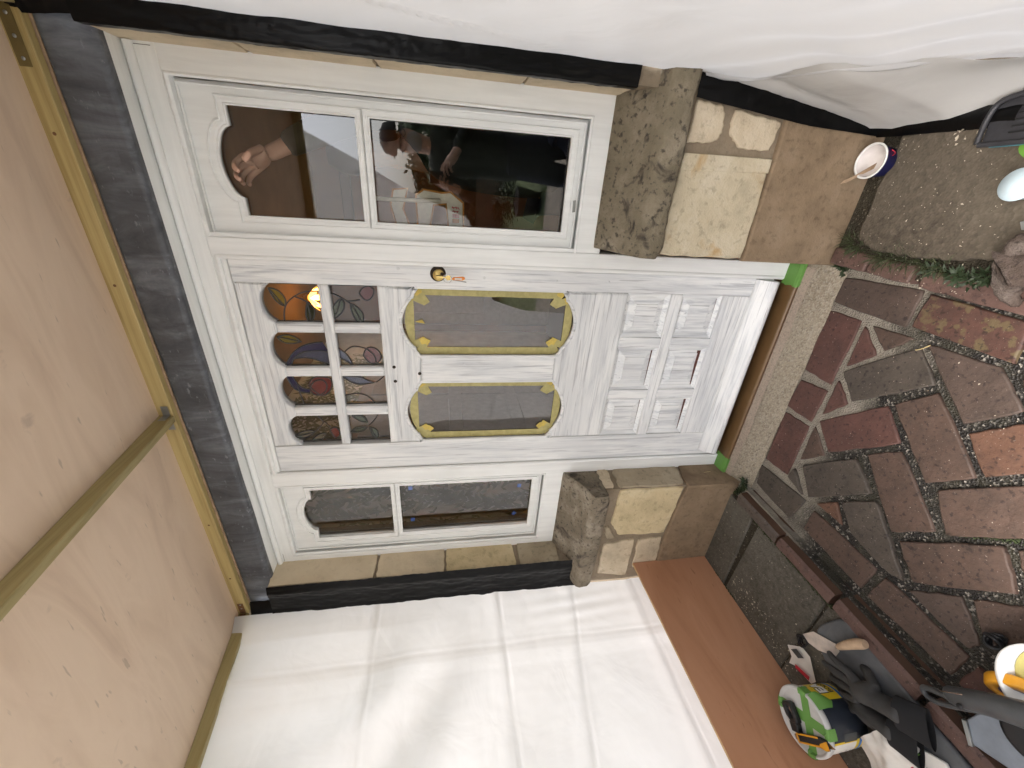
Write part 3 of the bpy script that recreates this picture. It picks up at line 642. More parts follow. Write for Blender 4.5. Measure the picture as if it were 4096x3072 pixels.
# weather bar across the foot of the door
plate('weather_bar', [(.006, .178), (-.006, .172), (-.034, .128), (-.040, .118), (-.038, .106), (.006, .104)], [], -1.108, -.288, 'door_h', dr, .002, plane='YZ')
box('bottom_rail', -1.0095, -.3575, .0045, D1, .098, .1648, 'door_h', dr, 0)
# screw plugs, holes
for x, z, r in [(-.297, 1.534, .006), (-.318, 1.243, .006), (-.318, .781, .0055), (-.648, 1.309, .0055), (-.704, 1.087, .004), (-.31, .33, .005), (-.32, .98, .004), (-1.06, 1.2, .004)]:
    lathe('plug', [(0, .0006), (r * .8, .0006), (r, -.001)], (x, D0 - .0002, z), 'door_v', dr, 12, Matrix.Rotation(R(90), 4, 'X'))
for x, z in [(-.662, 1.571), (-.722, 1.570), (-.690, 1.478)]:
    lathe('screw_hole', [(0, .0006), (.0062, .0006), (.007, -.001)], (x, D0 - .0003, z), 'hole', dr, 12, Matrix.Rotation(R(90), 4, 'X'))
# lock cylinder
RX = Matrix.Rotation(R(90), 4, 'X')
lk = lathe('lock', [(0, .004), (.0255, .004), (.0275, -.002)], (-.309, D0, 1.402), 'hole', dr, 28, RX)
lathe('cylinder', [(0, .012), (.0175, .012), (.019, .010), (.0195, 0)], (-.312, D0, 1.400), 'brass', lk, 28, RX); box('keyway', -.3135, -.3105, D0 - .0135, D0 - .011, 1.392, 1.408, 'hole', lk, 0)
lathe('knob_recess', [(0, .0125), (.006, .0125), (.0065, .011)], (-.307, D0, 1.388), 'hole', lk, 16, RX)
kt = thing('keyring', (-.314, -.03, 1.38), 'key ring with an orange tag hanging from the brass door lock', 'keys')
plate('key', [(-.316, 1.398), (-.311, 1.398), (-.311, 1.376), (-.306, 1.372), (-.306, 1.36), (-.322, 1.36), (-.322, 1.372), (-.316, 1.376)], [], -.030, -.028, 'brass', kt, .0003)
tube('ring', [(-.3165 + .014 * math.cos(R(a)), -.032 + .003 * math.sin(R(a)), 1.370 + .014 * math.sin(R(a))) for a in range(0, 360, 24)], .0012, 'steel', kt, 2, True)
plate('tag', [(-.3165, 1.357), (-.311, 1.350), (-.308, 1.318), (-.311, 1.312), (-.317, 1.312), (-.321, 1.320), (-.3205, 1.352)], [], -.034, -.029, 'orange', kt, .0015); box('tag_window', -.3185, -.3125, -.0346, -.034, 1.322, 1.346, 'paper', kt, 0)
plate('key', [(-.322, 1.352), (-.319, 1.352), (-.325, 1.308), (-.329, 1.306)], [], -.030, -.0285, 'zinc', kt, .0004)

# stained glass lights
SGC = {'leaf1': 'yellow', 'leaf2': 'dgreen', 'leaf3': 'green', 'leaf4': 'green', 'berry1': 'pink', 'leaf5': 'yellow', 'berry2': 'pink', 'leaf6': 'dgreen', 'leaf7': 'dgreen', 'berry3': 'red', 'leaf8': 'green', 'leaf9': 'green', 'leaf10': 'green', 'bigb2': 'red', 'bigb': 'red', 'cres3': 'lblue'}
SG = {
'stem1':[(-0.503,1.931),(-0.464,1.928),(-0.434,1.915),(-0.413,1.894),(-0.397,1.869),(-0.389,1.845),(-0.387,1.814),(-0.387,1.791)],
'stem1b':[(-0.391,1.772),(-0.396,1.754),(-0.406,1.735),(-0.427,1.706)],'stem2':[(-0.408,1.882),(-0.414,1.860),(-0.428,1.843)],
'leaf1':[(-0.380,1.961),(-0.381,1.941),(-0.397,1.921),(-0.421,1.912),(-0.442,1.920),(-0.434,1.936),(-0.414,1.951)],'vein1':[(-0.380,1.961),(-0.402,1.945),(-0.426,1.932),(-0.442,1.920)],
'leaf2':[(-0.428,1.847),(-0.432,1.832),(-0.453,1.824),(-0.484,1.833),(-0.501,1.847),(-0.488,1.856),(-0.462,1.858)],'vein2':[(-0.428,1.847),(-0.462,1.841),(-0.501,1.847)],
'leaf3':[(-0.452,1.770),(-0.422,1.753),(-0.411,1.736),(-0.425,1.724),(-0.451,1.730),(-0.473,1.748),(-0.486,1.770)],'vein3':[(-0.411,1.736),(-0.443,1.744),(-0.486,1.770)],
'leaf4':[(-0.427,1.706),(-0.437,1.684),(-0.463,1.666),(-0.490,1.667),(-0.501,1.674),(-0.490,1.693),(-0.455,1.707)],'vein4':[(-0.427,1.706),(-0.455,1.687),(-0.501,1.674)],
'stem4':[(-0.419,1.717),(-0.420,1.698),(-0.413,1.673)],'berry1':[(-0.392,1.672),(-0.371,1.663),(-0.362,1.638),(-0.374,1.622),(-0.397,1.625),(-0.415,1.641),(-0.414,1.661)],
'leaf5':[(-0.554,1.966),(-0.544,1.941),(-0.549,1.910),(-0.572,1.887),(-0.580,1.920),(-0.575,1.954)],'vein5':[(-0.554,1.966),(-0.561,1.928),(-0.572,1.887)],
'ring_low':[(-0.638,1.928),(-0.630,1.884),(-0.645,1.836),(-0.670,1.794)],
'cres3':[(-0.710,1.767),(-0.736,1.742),(-0.747,1.708),(-0.743,1.672),(-0.737,1.645),(-0.729,1.679),(-0.711,1.700)],'cres3b':[(-0.737,1.645),(-0.724,1.626),(-0.709,1.613)],
'bigb2':[(-0.750,1.892),(-0.722,1.879),(-0.712,1.863),(-0.712,1.838),(-0.715,1.812),(-0.740,1.805),(-0.771,1.816),(-0.792,1.838),(-0.794,1.862)],
'bigb':[(-0.765,1.890),(-0.739,1.880),(-0.724,1.856),(-0.727,1.833),(-0.750,1.825),(-0.779,1.836),(-0.794,1.862),(-0.786,1.885)],
'berry2':[(-0.623,1.682),(-0.596,1.671),(-0.589,1.649),(-0.601,1.627),(-0.625,1.616),(-0.650,1.624),(-0.660,1.647),(-0.650,1.670)],'b2v':[(-0.596,1.671),(-0.611,1.651),(-0.635,1.636),(-0.658,1.640)],
'stem6':[(-0.611,1.746),(-0.593,1.730),(-0.585,1.703),(-0.596,1.671)],'stem7':[(-0.794,1.768),(-0.784,1.734),(-0.790,1.690),(-0.817,1.665),(-0.838,1.654)],'stem8':[(-0.745,1.931),(-0.785,1.930),(-0.836,1.917)],
'leaf6':[(-0.980,1.980),(-0.957,1.954),(-0.951,1.917),(-0.960,1.900),(-0.981,1.922),(-0.994,1.960)],'vein6':[(-0.980,1.980),(-0.973,1.939),(-0.960,1.900)],
'leaf7':[(-1.005,1.922),(-0.982,1.904),(-0.965,1.874),(-0.971,1.862),(-0.997,1.878),(-1.005,1.903)],'stem9':[(-0.960,1.900),(-0.930,1.869),(-0.907,1.860),(-0.884,1.880)],'stem9b':[(-0.910,1.861),(-0.937,1.840)],
'berry3':[(-0.954,1.843),(-0.938,1.829),(-0.946,1.812),(-0.967,1.805),(-0.990,1.813),(-0.993,1.832)],
'leaf8':[(-0.885,1.752),(-0.910,1.734),(-0.924,1.694),(-0.884,1.708)],'leaf9':[(-0.965,1.765),(-0.941,1.742),(-0.938,1.697),(-0.957,1.706),(-0.969,1.743)],'leaf10':[(-0.944,1.691),(-0.954,1.663),(-0.984,1.656),(-1.005,1.666),(-0.983,1.685)],
'vein9':[(-0.965,1.765),(-0.952,1.734),(-0.938,1.697)],'vein10':[(-0.944,1.691),(-0.972,1.674),(-1.005,1.666)],'stem10':[(-0.936,1.692),(-0.913,1.665),(-0.885,1.652)]}
ringo = [(-0.669,1.960),(-0.626,1.936),(-0.594,1.902),(-0.576,1.859),(-0.573,1.818),(-0.583,1.782),(-0.609,1.748),(-0.635,1.730),(-0.668,1.721)]
ringi = [(-0.669,1.939),(-0.638,1.928),(-0.612,1.897),(-0.604,1.847),(-0.609,1.802),(-0.630,1.768),(-0.650,1.740),(-0.668,1.721)]
r3o = [(-0.705,1.963),(-0.754,1.954),(-0.778,1.924),(-0.782,1.891)]; r3i = [(-0.705,1.943),(-0.745,1.931),(-0.764,1.909),(-0.765,1.892)]
PANE = {}
for i, (a, b) in enumerate(PX):
    ring = [(a, 1.79), (b, 1.79), (b, 1.952)] + [(b + (a - b) * t / 10, 1.955 + .036 * math.sin(math.pi * t / 10) ** .6) for t in range(11)] + [(a, 1.952)]
    PANE[(i, 0)] = raw('leaded_pane', [(x, .0300, z) for x, z in ring], [tuple(range(len(ring)))], 'glass_t', dr)
    PANE[(i, 1)] = raw('leaded_pane', [(x, .0300, z) for x, z in [(a, 1.60), (b, 1.60), (b, 1.775), (a, 1.775)]], [(0, 1, 2, 3)], 'glass_t', dr)
    for k in (0, 1):
        z0, z1 = ((1.60, 1.768), (1.797, 1.953))[1 - k]
        tube('came', [(a + .001, .028, z0), (a + .001, .028, z1)], .0032, 'came', PANE[(i, k)], 1); tube('came', [(b - .001, .028, z0), (b - .001, .028, z1)], .0032, 'came', PANE[(i, k)], 1)
def owner(pts):
    x = sum(p[0] for p in pts) / len(pts); z = sum(p[1] for p in pts) / len(pts)
    i = min(range(4), key=lambda q: abs((PX[q][0] + PX[q][1]) / 2 - x)); return PANE[(i, 0 if z > 1.783 else 1)]
def smooth_loop(p, n=4):
    out = []; k = len(p)
    for i in range(k):
        a, b, c, d = [Vector(p[(i + q) % k]) for q in (-1, 0, 1, 2)]
        for j in range(n):
            t = j / n; out.append(tuple(.5 * ((2 * b) + (-a + c) * t + (2 * a - 5 * b + 4 * c - d) * t * t + (-a + 3 * b - 3 * c + d) * t ** 3)))
    return out
dyy = .0
for k, p in SG.items():
    ow = owner(p)
    if k in SGC:
        dyy += .00004; lp = smooth_loop(p)
        raw('glass_piece', [(x, .0292 - dyy, z) for x, z in lp], [tuple(range(len(lp)))], 'sg_' + SGC[k], ow)
        tube('came', [(x, .028, z) for x, z in p], .0025, 'came', ow, 1, True)
    else: tube('came', [(x, .028, z) for x, z in p], .0025, 'came', ow, 1)
def band(a, b, mat, ow):
    v = [(x, .0288, z) for x, z in a] + [(x, .0288, z) for x, z in b]; n = len(a); m = len(b)
    raw('glass_piece', v, [tuple(list(range(n)) + list(range(n + m - 1, n - 1, -1)))], mat, ow)
    tube('came', [(x, .028, z) for x, z in a], .0026, 'came', ow, 1); tube('came', [(x, .028, z) for x, z in b], .0024, 'came', ow, 1)
band([p for p in ringo if p[1] > 1.79], [p for p in ringi if p[1] > 1.79], 'sg_blue', PANE[(1, 0)]); band([p for p in ringo if p[1] < 1.79], [(-.62, 1.775)] + [p for p in ringi if p[1] < 1.77], 'sg_lblue', PANE[(1, 1)]); band(r3o, r3i, 'sg_blue', PANE[(2, 0)])
raw('glass_piece', [(x, .0286, z) for x, z in [(-.638, 1.928), (-.612, 1.897), (-.604, 1.847), (-.609, 1.80), (-.66, 1.80), (-.645, 1.836), (-.630, 1.884)]], [tuple(range(7))], 'sg_lblue', PANE[(1, 0)])
# tall panes and their masking tape
for i, (a, b) in enumerate(OX):
    ring = [(x, z) for x, z in lobe(a, b, 1.4725, .066, 1)] + [(x, z) for x, z in reversed(lobe(a, b, .947, .062, -1))]
    raw('pane', [(x, .030, z) for x, z in ring], [tuple(range(len(ring)))], 'glass', dr)
    ow = dr
    tube('moulding', [(x, .012, z) for x, z in ring], .0075, 'door_v', dr, 3, True, False)
    mt = thing('masking_tape', ((a + b) / 2, .026, .9), ['yellow masking tape edging the tall door pane below the lock', 'yellow masking tape edging the tall door pane on the hinge side'][i], 'tape', 'masking tape round the two tall door panes')
    w = .030; x0, x1 = a + .004, b - .004
    if i == 1: x1 = b - .002
    def strip(pts, m='ytape', y=.0262, seed=0):
        c = Vector((sum(p[0] for p in pts) / 4, sum(p[1] for p in pts) / 4)); P2 = rag(pts, .0007, 10, seed)
        raw('strip', [(x, y - N3(x * 60, z * 60, seed) * .0004, z) for x, z in P2], [tuple(range(len(P2)))], m, mt)
    strip([(x1 - .030, .955), (x1, .955), (x1, 1.468), (x1 - .028, 1.468)], seed=1); strip([(x0, .955), (x0 + .030, .955), (x0 + .030, 1.468), (x0, 1.468)], seed=2)
    mx = (a + b) / 2
    def lobestrip(z, sgn, top):
        inner = [(mx + dx, z + sgn * .024) for dx in (.088, -.088)]
        outer = [(mx + dx, z + sgn * (.057 * max(0, 1 - (dx / .105) ** 2) ** .45)) for dx in (-.092, -.075, -.05, -.025, 0, .025, .05, .075, .092)]
        P2 = inner + outer; raw('strip', [(x, .0266, zz) for x, zz in P2], [tuple(range(len(P2)))], 'ytape', mt)
    lobestrip(1.4725 - .006, 1, 1); lobestrip(.947 + .004, -1, 0)
    for s_, (cx, cz, an) in enumerate([(x1 - .034, 1.462, 35), (x1 - .040, 1.478, 60), (x0 + .034, 1.462, -35), (x0 + .046, 1.482, -62), (x1 - .032, .962, -38), (x1 - .044, .942, -60), (x0 + .034, .960, 38), (x0 + .048, .940, 62)]):
        an = R(an + random.uniform(-8, 8)); u = Vector((math.cos(an), math.sin(an))); vv = Vector((-u.y, u.x)); c = Vector((cx, cz)); L, H = .032, .0135
        strip([tuple(c - u * L - vv * H), tuple(c + u * L - vv * H), tuple(c + u * L + vv * H), tuple(c - u * L + vv * H)], 'ytape', .0255 - s_ * .0001, s_)
        c2 = c + u * L * .7; strip([tuple(c2 - u * .011 - vv * H * .95), tuple(c2 + u * .011 - vv * H), tuple(c2 + u * .010 + vv * H), tuple(c2 - u * .012 + vv * H)], 'ytape2', .0243 - s_ * .0001, s_ + 9)
    if i == 0: raw('tag_end', [(mx, .0255, 1.488), (mx - .006, .0225, 1.452), (mx + .010, .021, 1.462)], [(0, 1, 2)], 'ytape2', mt)

# ================================================================== CANOPY
cn = thing('porch_canopy', (-.8, -.7, 2.2), 'temporary plywood canopy on treated battens over the porch', 'canopy')
SL = .10
plyz = lambda y: 2.332 + SL * (y + .104)
def sloped(name, x0, x1, ya, yb, dz0, dz1, mat, bev=.002, prof=0):
    bm = bmesh.new(); bmesh.ops.create_cube(bm, size=1)
    for v in bm.verts:
        x = x0 if v.co.x < 0 else x1; y = ya if v.co.y > 0 else yb; v.co = (x, y, plyz(y) + (dz0 if v.co.z < 0 else dz1))
    if bev: bmesh.ops.bevel(bm, geom=bm.edges[:], offset=bev, segments=1, affect='EDGES')
    return bmo(name, bm, mat, cn)
sloped('plywood_panel', -1.93, .33, -.07, -1.36, 0, .012, 'ply', .0005)
sloped('roof_felt', -1.96, .36, -.06, -1.38, .0125, .018, 'shingle', 0)
box('wall_batten', -1.87, .30, -.104, -.081, 2.288, 2.335, 'timber_x', cn, .002)
sloped('brace', -.812, -.787, -.1045, -1.34, -.045, -.0005, 'timber_y'); sloped('side_batten', -1.886, -1.861, -.1045, -1.34, -.045, -.0005, 'timber_y'); sloped('side_batten', .262, .287, -.1045, -1.34, -.045, -.0005, 'timber_y')
sloped('edge_batten', -1.86, .26, -1.312, -1.337, -.045, -.0005, 'timber_x')
def bracket(verts, mat, screws):
    o = raw('bracket', verts, [(0, 1, 2, 3), (4, 5, 6, 7)] if len(verts) == 8 else [(0, 1, 2, 3)], mat, cn)
    for (x, y, z), ax in screws:
        lathe('screw', [(0, .0012), (.0035, .001), (.0042, 0)], (x, y, z), 'zinc', o, 10, Matrix.Rotation(R(90), 4, 'X') if ax == 'Y' else (Matrix.Rotation(R(90), 4, 'Y') if ax == 'X' else Matrix.Rotation(R(180), 4, 'X')))
# corner plates: flat on the faces of the battens
bracket([(-1.858, -.1056, 2.298), (-1.79, -.1056, 2.298), (-1.79, -.1056, 2.322), (-1.858, -.1056, 2.322), (-1.8596, -.107, 2.298), (-1.8596, -.175, 2.291), (-1.8596, -.175, 2.315), (-1.8596, -.107, 2.322)], 'rust', [((-1.80, -.1058, 2.31), 'Y'), ((-1.825, -.1058, 2.31), 'Y'), ((-1.8594, -.16, 2.303), 'X'), ((-1.8594, -.135, 2.306), 'X')])
bracket([(.15, -.1056, 2.302), (.262, -.1056, 2.302), (.262, -.1056, 2.328), (.15, -.1056, 2.328)], 'brownplate', [((.165, -.1058, 2.315), 'Y'), ((.205, -.1058, 2.315), 'Y'), ((.245, -.1058, 2.315), 'Y')])
bracket([(-.7865, -.1056, 2.296), (-.752, -.1056, 2.296), (-.752, -.1056, 2.318), (-.7865, -.1056, 2.318), (-.7858, -.106, 2.296), (-.7858, -.142, 2.293), (-.7858, -.142, 2.315), (-.7858, -.106, 2.318)], 'zinc', [((-.762, -.1058, 2.307), 'Y'), ((-.7856, -.132, 2.304), 'X')])
bracket([(-.8135, -.1056, 2.296), (-.845, -.1056, 2.296), (-.845, -.1056, 2.318), (-.8135, -.1056, 2.318)], 'zinc', [((-.838, -.1058, 2.307), 'Y')])
for x in (.02, -.35, -1.30, -1.62): lathe('screw', [(0, .0012), (.0035, .001), (.0042, 0)], (x, -.1046, 2.311 + random.uniform(-.008, .006)), 'rust', cn, 10, RX)
box('post', .25, .32, -1.37, -1.30, -.06, plyz(-1.33) - .046, 'timber_y', cn, .003); box('post', -1.93, -1.86, -1.37, -1.30, -.06, plyz(-1.33) - .046, 'timber_y', cn, .003)

# ================================================================== PLASTIC SHEETS AND TAPE
def crease(d, w, a): return a * max(0, 1 - abs(d) / w)
def lsheet(u, v):
    y = -.137 - u * 1.25; z = .02 + v * (plyz(y) - .022)
    x = -1.832 - .05 * max(0, v - .55) / .45 * min(1, u * 12) - .012 * math.sin(math.pi * v) * math.sin(math.pi * min(1, u * 1.3))
    # folds of the unpacked sheet
    for zc in (1.70, 1.132, .79 - .16 * (y + .38), .43): x += crease(z - zc - .008 * N3(y * 4, zc, 1), .010, .0034 * (.35 + abs(N3(y * 3, zc * 7, 2)) * 2.2)) - crease(z - zc - .03, .05, .0026)
    x += crease(y + .385 + .012 * N3(z * 3, 1, 1), .012, .004 * (.5 + abs(N3(z * 3, 2, 2)) * 1.6)) - crease(y + .42, .06, .006)
    # drapes pulled from the top corner and soft billows
    d = (y + .25) * .75 + (z - 1.9) * .65; x += .036 * math.sin(d * 14 + N3(y * 2, z * 2, 5) * 2.6) * min(1, max(0, -y - .2) * 2.2) * min(1, max(0, z - 1.0))
    x += .020 * N3(y * 2.4, z * 2.0, 3) * min(1, -y * 2.5) + .0022 * N3(y * 7, z * 7, 8) + .0006 * N3(y * 30 + z * 9, z * 22, 4)
    x += .004 * math.sin(y * 95 + z * 8) * max(0, 1 - abs(y + .25) / .12) * max(0, 1 - abs(z - .75) / .35)
    if z < .46: x = x + (.46 - z) * .05
    return Vector((x, y, z))
tag(grid('plastic_sheet', 190, 260, lsheet, 'sheet'), 'white plastic sheet with fold creases hung along the narrow sidelight end of the porch', 'plastic sheet')
HEM = [(-.134, .682), (-.195, .444), (-.339, .393), (-.511, .16), (-.70, .07), (-1.0, .05), (-1.40, .05)]
def hem(y):
    for (a, za), (b, zb) in zip(HEM, HEM[1:]):
        if y <= a and y >= b: return za + (zb - za) * (a - y) / (a - b)
    return HEM[0][1] if y > -.134 else .05
def rsheet(u, v):
    y = -.138 - u * 1.22; h = hem(y); z = h + v * (plyz(y) - .002 - h)
    x = .286 + .006 * math.sin(u * 5) * (1 - v * .5) + .008 * N3(y * 2.5, z * 2, 11) * min(1, u * 8) + .003 * N3(y * 9, z * 9, 1)
    # one long diagonal fold and two shallow ones near the hem
    d = (z - 1.10) - (y + .17) * -2.3; x -= crease(d, .02, .009) * min(1, max(0, (-y - .15) * 8)) - crease(d - .05, .05, .005) * min(1, max(0, (-y - .15) * 8))
    d2 = (z - .62) - (y + .30) * 1.0; x -= .006 * math.sin(d2 * 30) * max(0, 1 - abs(z - .5) / .35)
    x -= .0025 * N3(y * 24, z * 24, 2) * max(0, z - 1.5)
    dd = (z - 1.3) * .5 + (y + .5) * 1.0; x -= .010 * math.sin(dd * 13 + 2 * N3(y * 2, z * 2, 9)) * min(1, max(0, -y - .2) * 4)
    if v < .04: x -= .006
    return Vector((x, y, z))
tag(grid('plastic_sheet', 120, 200, rsheet, 'sheet'), 'bright white plastic sheet hung beside the wide sidelight', 'plastic sheet')
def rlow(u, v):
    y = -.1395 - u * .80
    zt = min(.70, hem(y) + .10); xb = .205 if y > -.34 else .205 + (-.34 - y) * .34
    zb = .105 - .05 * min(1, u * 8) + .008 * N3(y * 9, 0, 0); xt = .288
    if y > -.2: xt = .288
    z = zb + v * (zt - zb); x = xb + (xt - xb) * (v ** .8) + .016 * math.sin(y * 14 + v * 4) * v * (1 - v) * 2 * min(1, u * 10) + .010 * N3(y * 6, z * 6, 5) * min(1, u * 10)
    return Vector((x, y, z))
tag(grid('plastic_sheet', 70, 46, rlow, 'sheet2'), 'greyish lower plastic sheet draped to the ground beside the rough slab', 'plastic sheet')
# black tape along the wall edges
def tstrip(fn, nu, nv, lb, cat='tape'): return tag(grid('black_tape', nu, nv, fn, 'blacktape'), lb, cat)
def ltape(u, v):
    z = 2.165 - u * 1.435; x = -1.660 - v * (.168 + .016 * N3(0, z * 4, 2) + .005 * N3(0, z * 17, 3)) + (.012 * u if v == 0 else 0)
    y = -.1325 - .006 * v - .006 * abs(N3(z * 7, v * 7, 3)) - .004 * abs(N3(z * 26, v * 22, 6)) - (.008 * max(0, .25 - abs(v - .22)) / .25)
    if u > .93: x += .012 * N3(v * 9, 3, 3)
    return Vector((x, y - (.006 if v > .95 else 0), z))
tstrip(ltape, 220, 24, 'wide black plastic tape down the wall by the narrow sidelight')
def ltop(u, v):
    x = -1.80 - v * .06; z = 2.160 + u * .115
    return Vector((x - .02 * u * v, -.093 - .045 * v - .006 * abs(N3(x * 30, z * 30, 1)), z - .01 * v))
tstrip(ltop, 20, 12, 'black tape over the end of the lead sheet above the narrow sidelight')
def rtape(u, v):
    z = 2.168 - u * 1.31
    if v < .35: x = .2392 + .0004 * v; y = -.108 - .03 * (v / .35)
    else: t = (v - .35) / .65; x = .2392 + .050 * t; y = -.138 - .006 * t
    e = (.010 * N3(z * 4, 1, 1) + .003 * N3(z * 19, 1, 1)) * (1 if v > .9 else 0); w = .0035 * abs(N3(z * 12, v * 5, 3)) + .002 * abs(N3(z * 40, v * 12, 6))
    return Vector((x - w * (1 if v < .35 else 0) + e, y - w, z + .0))
tstrip(rtape, 200, 16, 'black plastic tape down the wall edge beside the wide sidelight')
def rtop(u, v):
    x = .262 + v * .05; z = 2.15 + u * .16
    return Vector((x - .016 * (1 - v) * u, -.095 - .045 * v - .008 * abs(N3(x * 25, z * 25, 9)), z))
tstrip(rtop, 20, 12, 'crumpled black tape over the end of the lead sheet above the wide sidelight')
def rlowtape(u, v):
    z = .690 - u * .63; xi = .231 - .037 * min(1, (.69 - z) / .38) * 1.0; xi = xi if z > .3 else .194 - .03 * (.3 - z)
    xo = .292 - .03 * max(0, (.62 - z)) * 1.2 - max(0, .42 - z) * .12
    x = xi + (xo - xi) * v; return Vector((x, -.1495 - .0035 * abs(N3(x * 40, z * 14, 1)) - .006 * max(0, N3(x * 22, z * 30, 6)), z))
tstrip(rlowtape, 70, 12, 'black plastic tape running down the stones beneath the wide sidelight sill')
def gtape(u, v):
    y = -.148 - u * .34; x = .184 + v * .05 + .01 * N3(y * 6, 1, 2); return Vector((x, y, .066 + .012 * math.sin(math.pi * v) + .004 * N3(y * 20, v * 4, 0)))
tstrip(gtape, 30, 6, 'black plastic strip along the ground under the greyish sheet')

# plywood offcut leaning on the sheet
bd = thing('plywood_board', (-1.70, -.6, .05), 'reddish plywood offcut standing on edge along the slabs', 'board')
bm = bmesh.new(); bmesh.ops.create_cube(bm, size=1)
for v in bm.verts:
    t = v.co.z + .5; v.co = ((-1.694 if v.co.x > 0 else -1.706) - .010 * t, -.1415 if v.co.y > 0 else -1.42, .047 + .398 * t + (.0 if v.co.y > 0 else -.012) * t)
bmesh.ops.bevel(bm, geom=bm.edges[:], offset=.0012, segments=1, affect='EDGES'); bmo('panel', bm, 'board', bd)
raw('bare_ply_edge', [(-1.7045, -.142, .4458), (-1.7155, -.142, .4458), (-1.7155, -1.42, .4338), (-1.7045, -1.42, .4338)], [(0, 1, 2, 3)], 'stick', bd)

# ================================================================== HALL BEHIND THE GLASS
hr = thing('hallway', (-.8, 1.5, 0), 'dim tan walled hallway seen through the door glass', 'room')
box('floor', -1.84, .68, .06, 3.6, -.05, .05, 'hallfloor', hr, 0); box('ceiling', -1.9, .68, .08, 3.6, 2.72, 2.8, 'ceil', hr, 0); box('end_wall', -1.84, .68, 3.5, 3.6, .05, 2.72, 'tan', hr, 0)
box('side_wall', .60, .68, .08, 3.5, .05, 2.72, 'tan', hr, 0); box('inner_wall', .247, .68, .077, .20, .05, 2.72, 'tan', hr, 0); box('over_door_wall', -1.9, .68, .077, .10, 2.10, 2.72, 'tan', hr, 0)
pw = box('papered_wall', -1.90, -1.80, .36, 3.5, .05, 2.72, 'paperbase', hr, 0)
rv = raw('papered_reveal', [(-1.775, .09, .05), (-1.80, .36, .05), (-1.80, .36, 2.72), (-1.775, .09, 2.72)], [(0, 1, 2, 3)], 'paperbase', hr)
raw('reveal_back', [(-1.70, .0762, .05), (-1.78, .0905, .05), (-1.78, .0905, 2.72), (-1.70, .0762, 2.72)], [(0, 1, 2, 3)], 'paperbase', hr)
def leafprint(fn, w, h, seed, parent):
    rr = random.Random(seed); V = []; F = []; V2 = []; F2 = []
    def leaf(x, y, a, L, W_):
        ex, ey = x + math.cos(a) * L, y + math.sin(a) * L
        if min(x, ex) < .012 or max(x, ex) > w - .012 or min(y, ey) < 0: return
        k = len(V); n = 5; up = []; dn = []
        for i in range(n + 1):
            t = i / n; b = W_ * math.sin(math.pi * t ** .8) ; c = .22 * L * math.sin(math.pi * t)
            px = x + math.cos(a) * L * t - math.sin(a) * c * .4; py = y + math.sin(a) * L * t + math.cos(a) * c * .4
            up.append((px - math.sin(a) * b, py + math.cos(a) * b)); dn.append((px + math.sin(a) * b * .8, py - math.cos(a) * b * .8))
        ring = up + dn[::-1][1:-1]
        V.extend(fn(*p) for p in ring); F.append(tuple(range(k, k + len(ring))))
    x0 = -.1
    while x0 < w + .1:
        y = -.1; ph = rr.uniform(0, 6)
        pts = []
        while y < h + .1:
            x = x0 + .055 * math.sin(y * 5.5 + ph); pts.append((x, y)); y += .021
        for (a, b) in zip(pts, pts[1:]):
            if a[0] < .01 or a[0] > w - .01: continue
            d = Vector((b[0] - a[0], b[1] - a[1])).normalized(); nn = Vector((-d.y, d.x)) * .0022; k = len(V2)
            V2.extend(fn(*q) for q in ((a[0] - nn.x, a[1] - nn.y), (a[0] + nn.x, a[1] + nn.y), (b[0] + nn.x, b[1] + nn.y), (b[0] - nn.x, b[1] - nn.y))); F2.append((k, k + 1, k + 2, k + 3))
        for i in range(0, len(pts) - 1, 1):
            a = math.atan2(pts[i + 1][1] - pts[i][1], pts[i + 1][0] - pts[i][0]); s = 1 if i % 2 else -1
            leaf(pts[i][0], pts[i][1], a + s * rr.uniform(.45, 1.05), rr.uniform(.065, .105), rr.uniform(.0105, .015))
            if rr.random() < .35: leaf(pts[i][0] + s * .03, pts[i][1] + .02, a + s * rr.uniform(.2, 1.6), rr.uniform(.045, .07), rr.uniform(.008, .012))
        x0 += .085
    for i in range(int(w * h * 330)): leaf(rr.uniform(0, w), rr.uniform(0, h), rr.uniform(.3, 2.8), rr.uniform(.04, .07), rr.uniform(.007, .011))
    o = raw('leaf_print', V, F, 'paperleaf', parent); o['kind'] = 'stuff'; q = raw('stem_print', V2, F2, 'paperstem', parent); q['kind'] = 'stuff'
leafprint(lambda a, b: (-1.7985, .36 + a, .05 + b), 2.4, 2.5, 3, pw)
_dx = Vector((-.025, .27, 0)).normalized()
leafprint(lambda a, b: (-1.775 + _dx.x * a + .0018, .09 + _dx.y * a, .05 + b), .27, 2.5, 4, rv)
sw = thing('light_switch', (-1.79, .637, 1.42), 'brushed metal light switch on the leafy wallpaper', 'light switch')
box('plate', -1.797, -1.789, .595, .680, 1.372, 1.464, 'switch', sw, .002); box('rocker', -1.789, -1.784, .628, .648, 1.405, 1.432, 'zinc', sw, .001)
cb = thing('hall_cupboard', (-1.78, 1.7, .05), 'white panelled cupboard along the papered hall wall', 'cupboard')
box('carcass', -1.795, -1.755, 1.05, 2.35, .05, 2.12, 'hallwhite', cb, .004)
for z0, z1 in ((.15, .75), (.85, 1.25), (1.35, 1.60), (1.70, 2.02)):
    for y0 in (1.12, 1.74): box('door_panel', -1.754, -1.744, y0, y0 + .54, z0, z1, 'hallwhite', cb, .006)
dd = thing('white_doorcase', (-1.2, 3.45, .05), 'pale panelled doorcase at the end of the hall', 'doorcase')
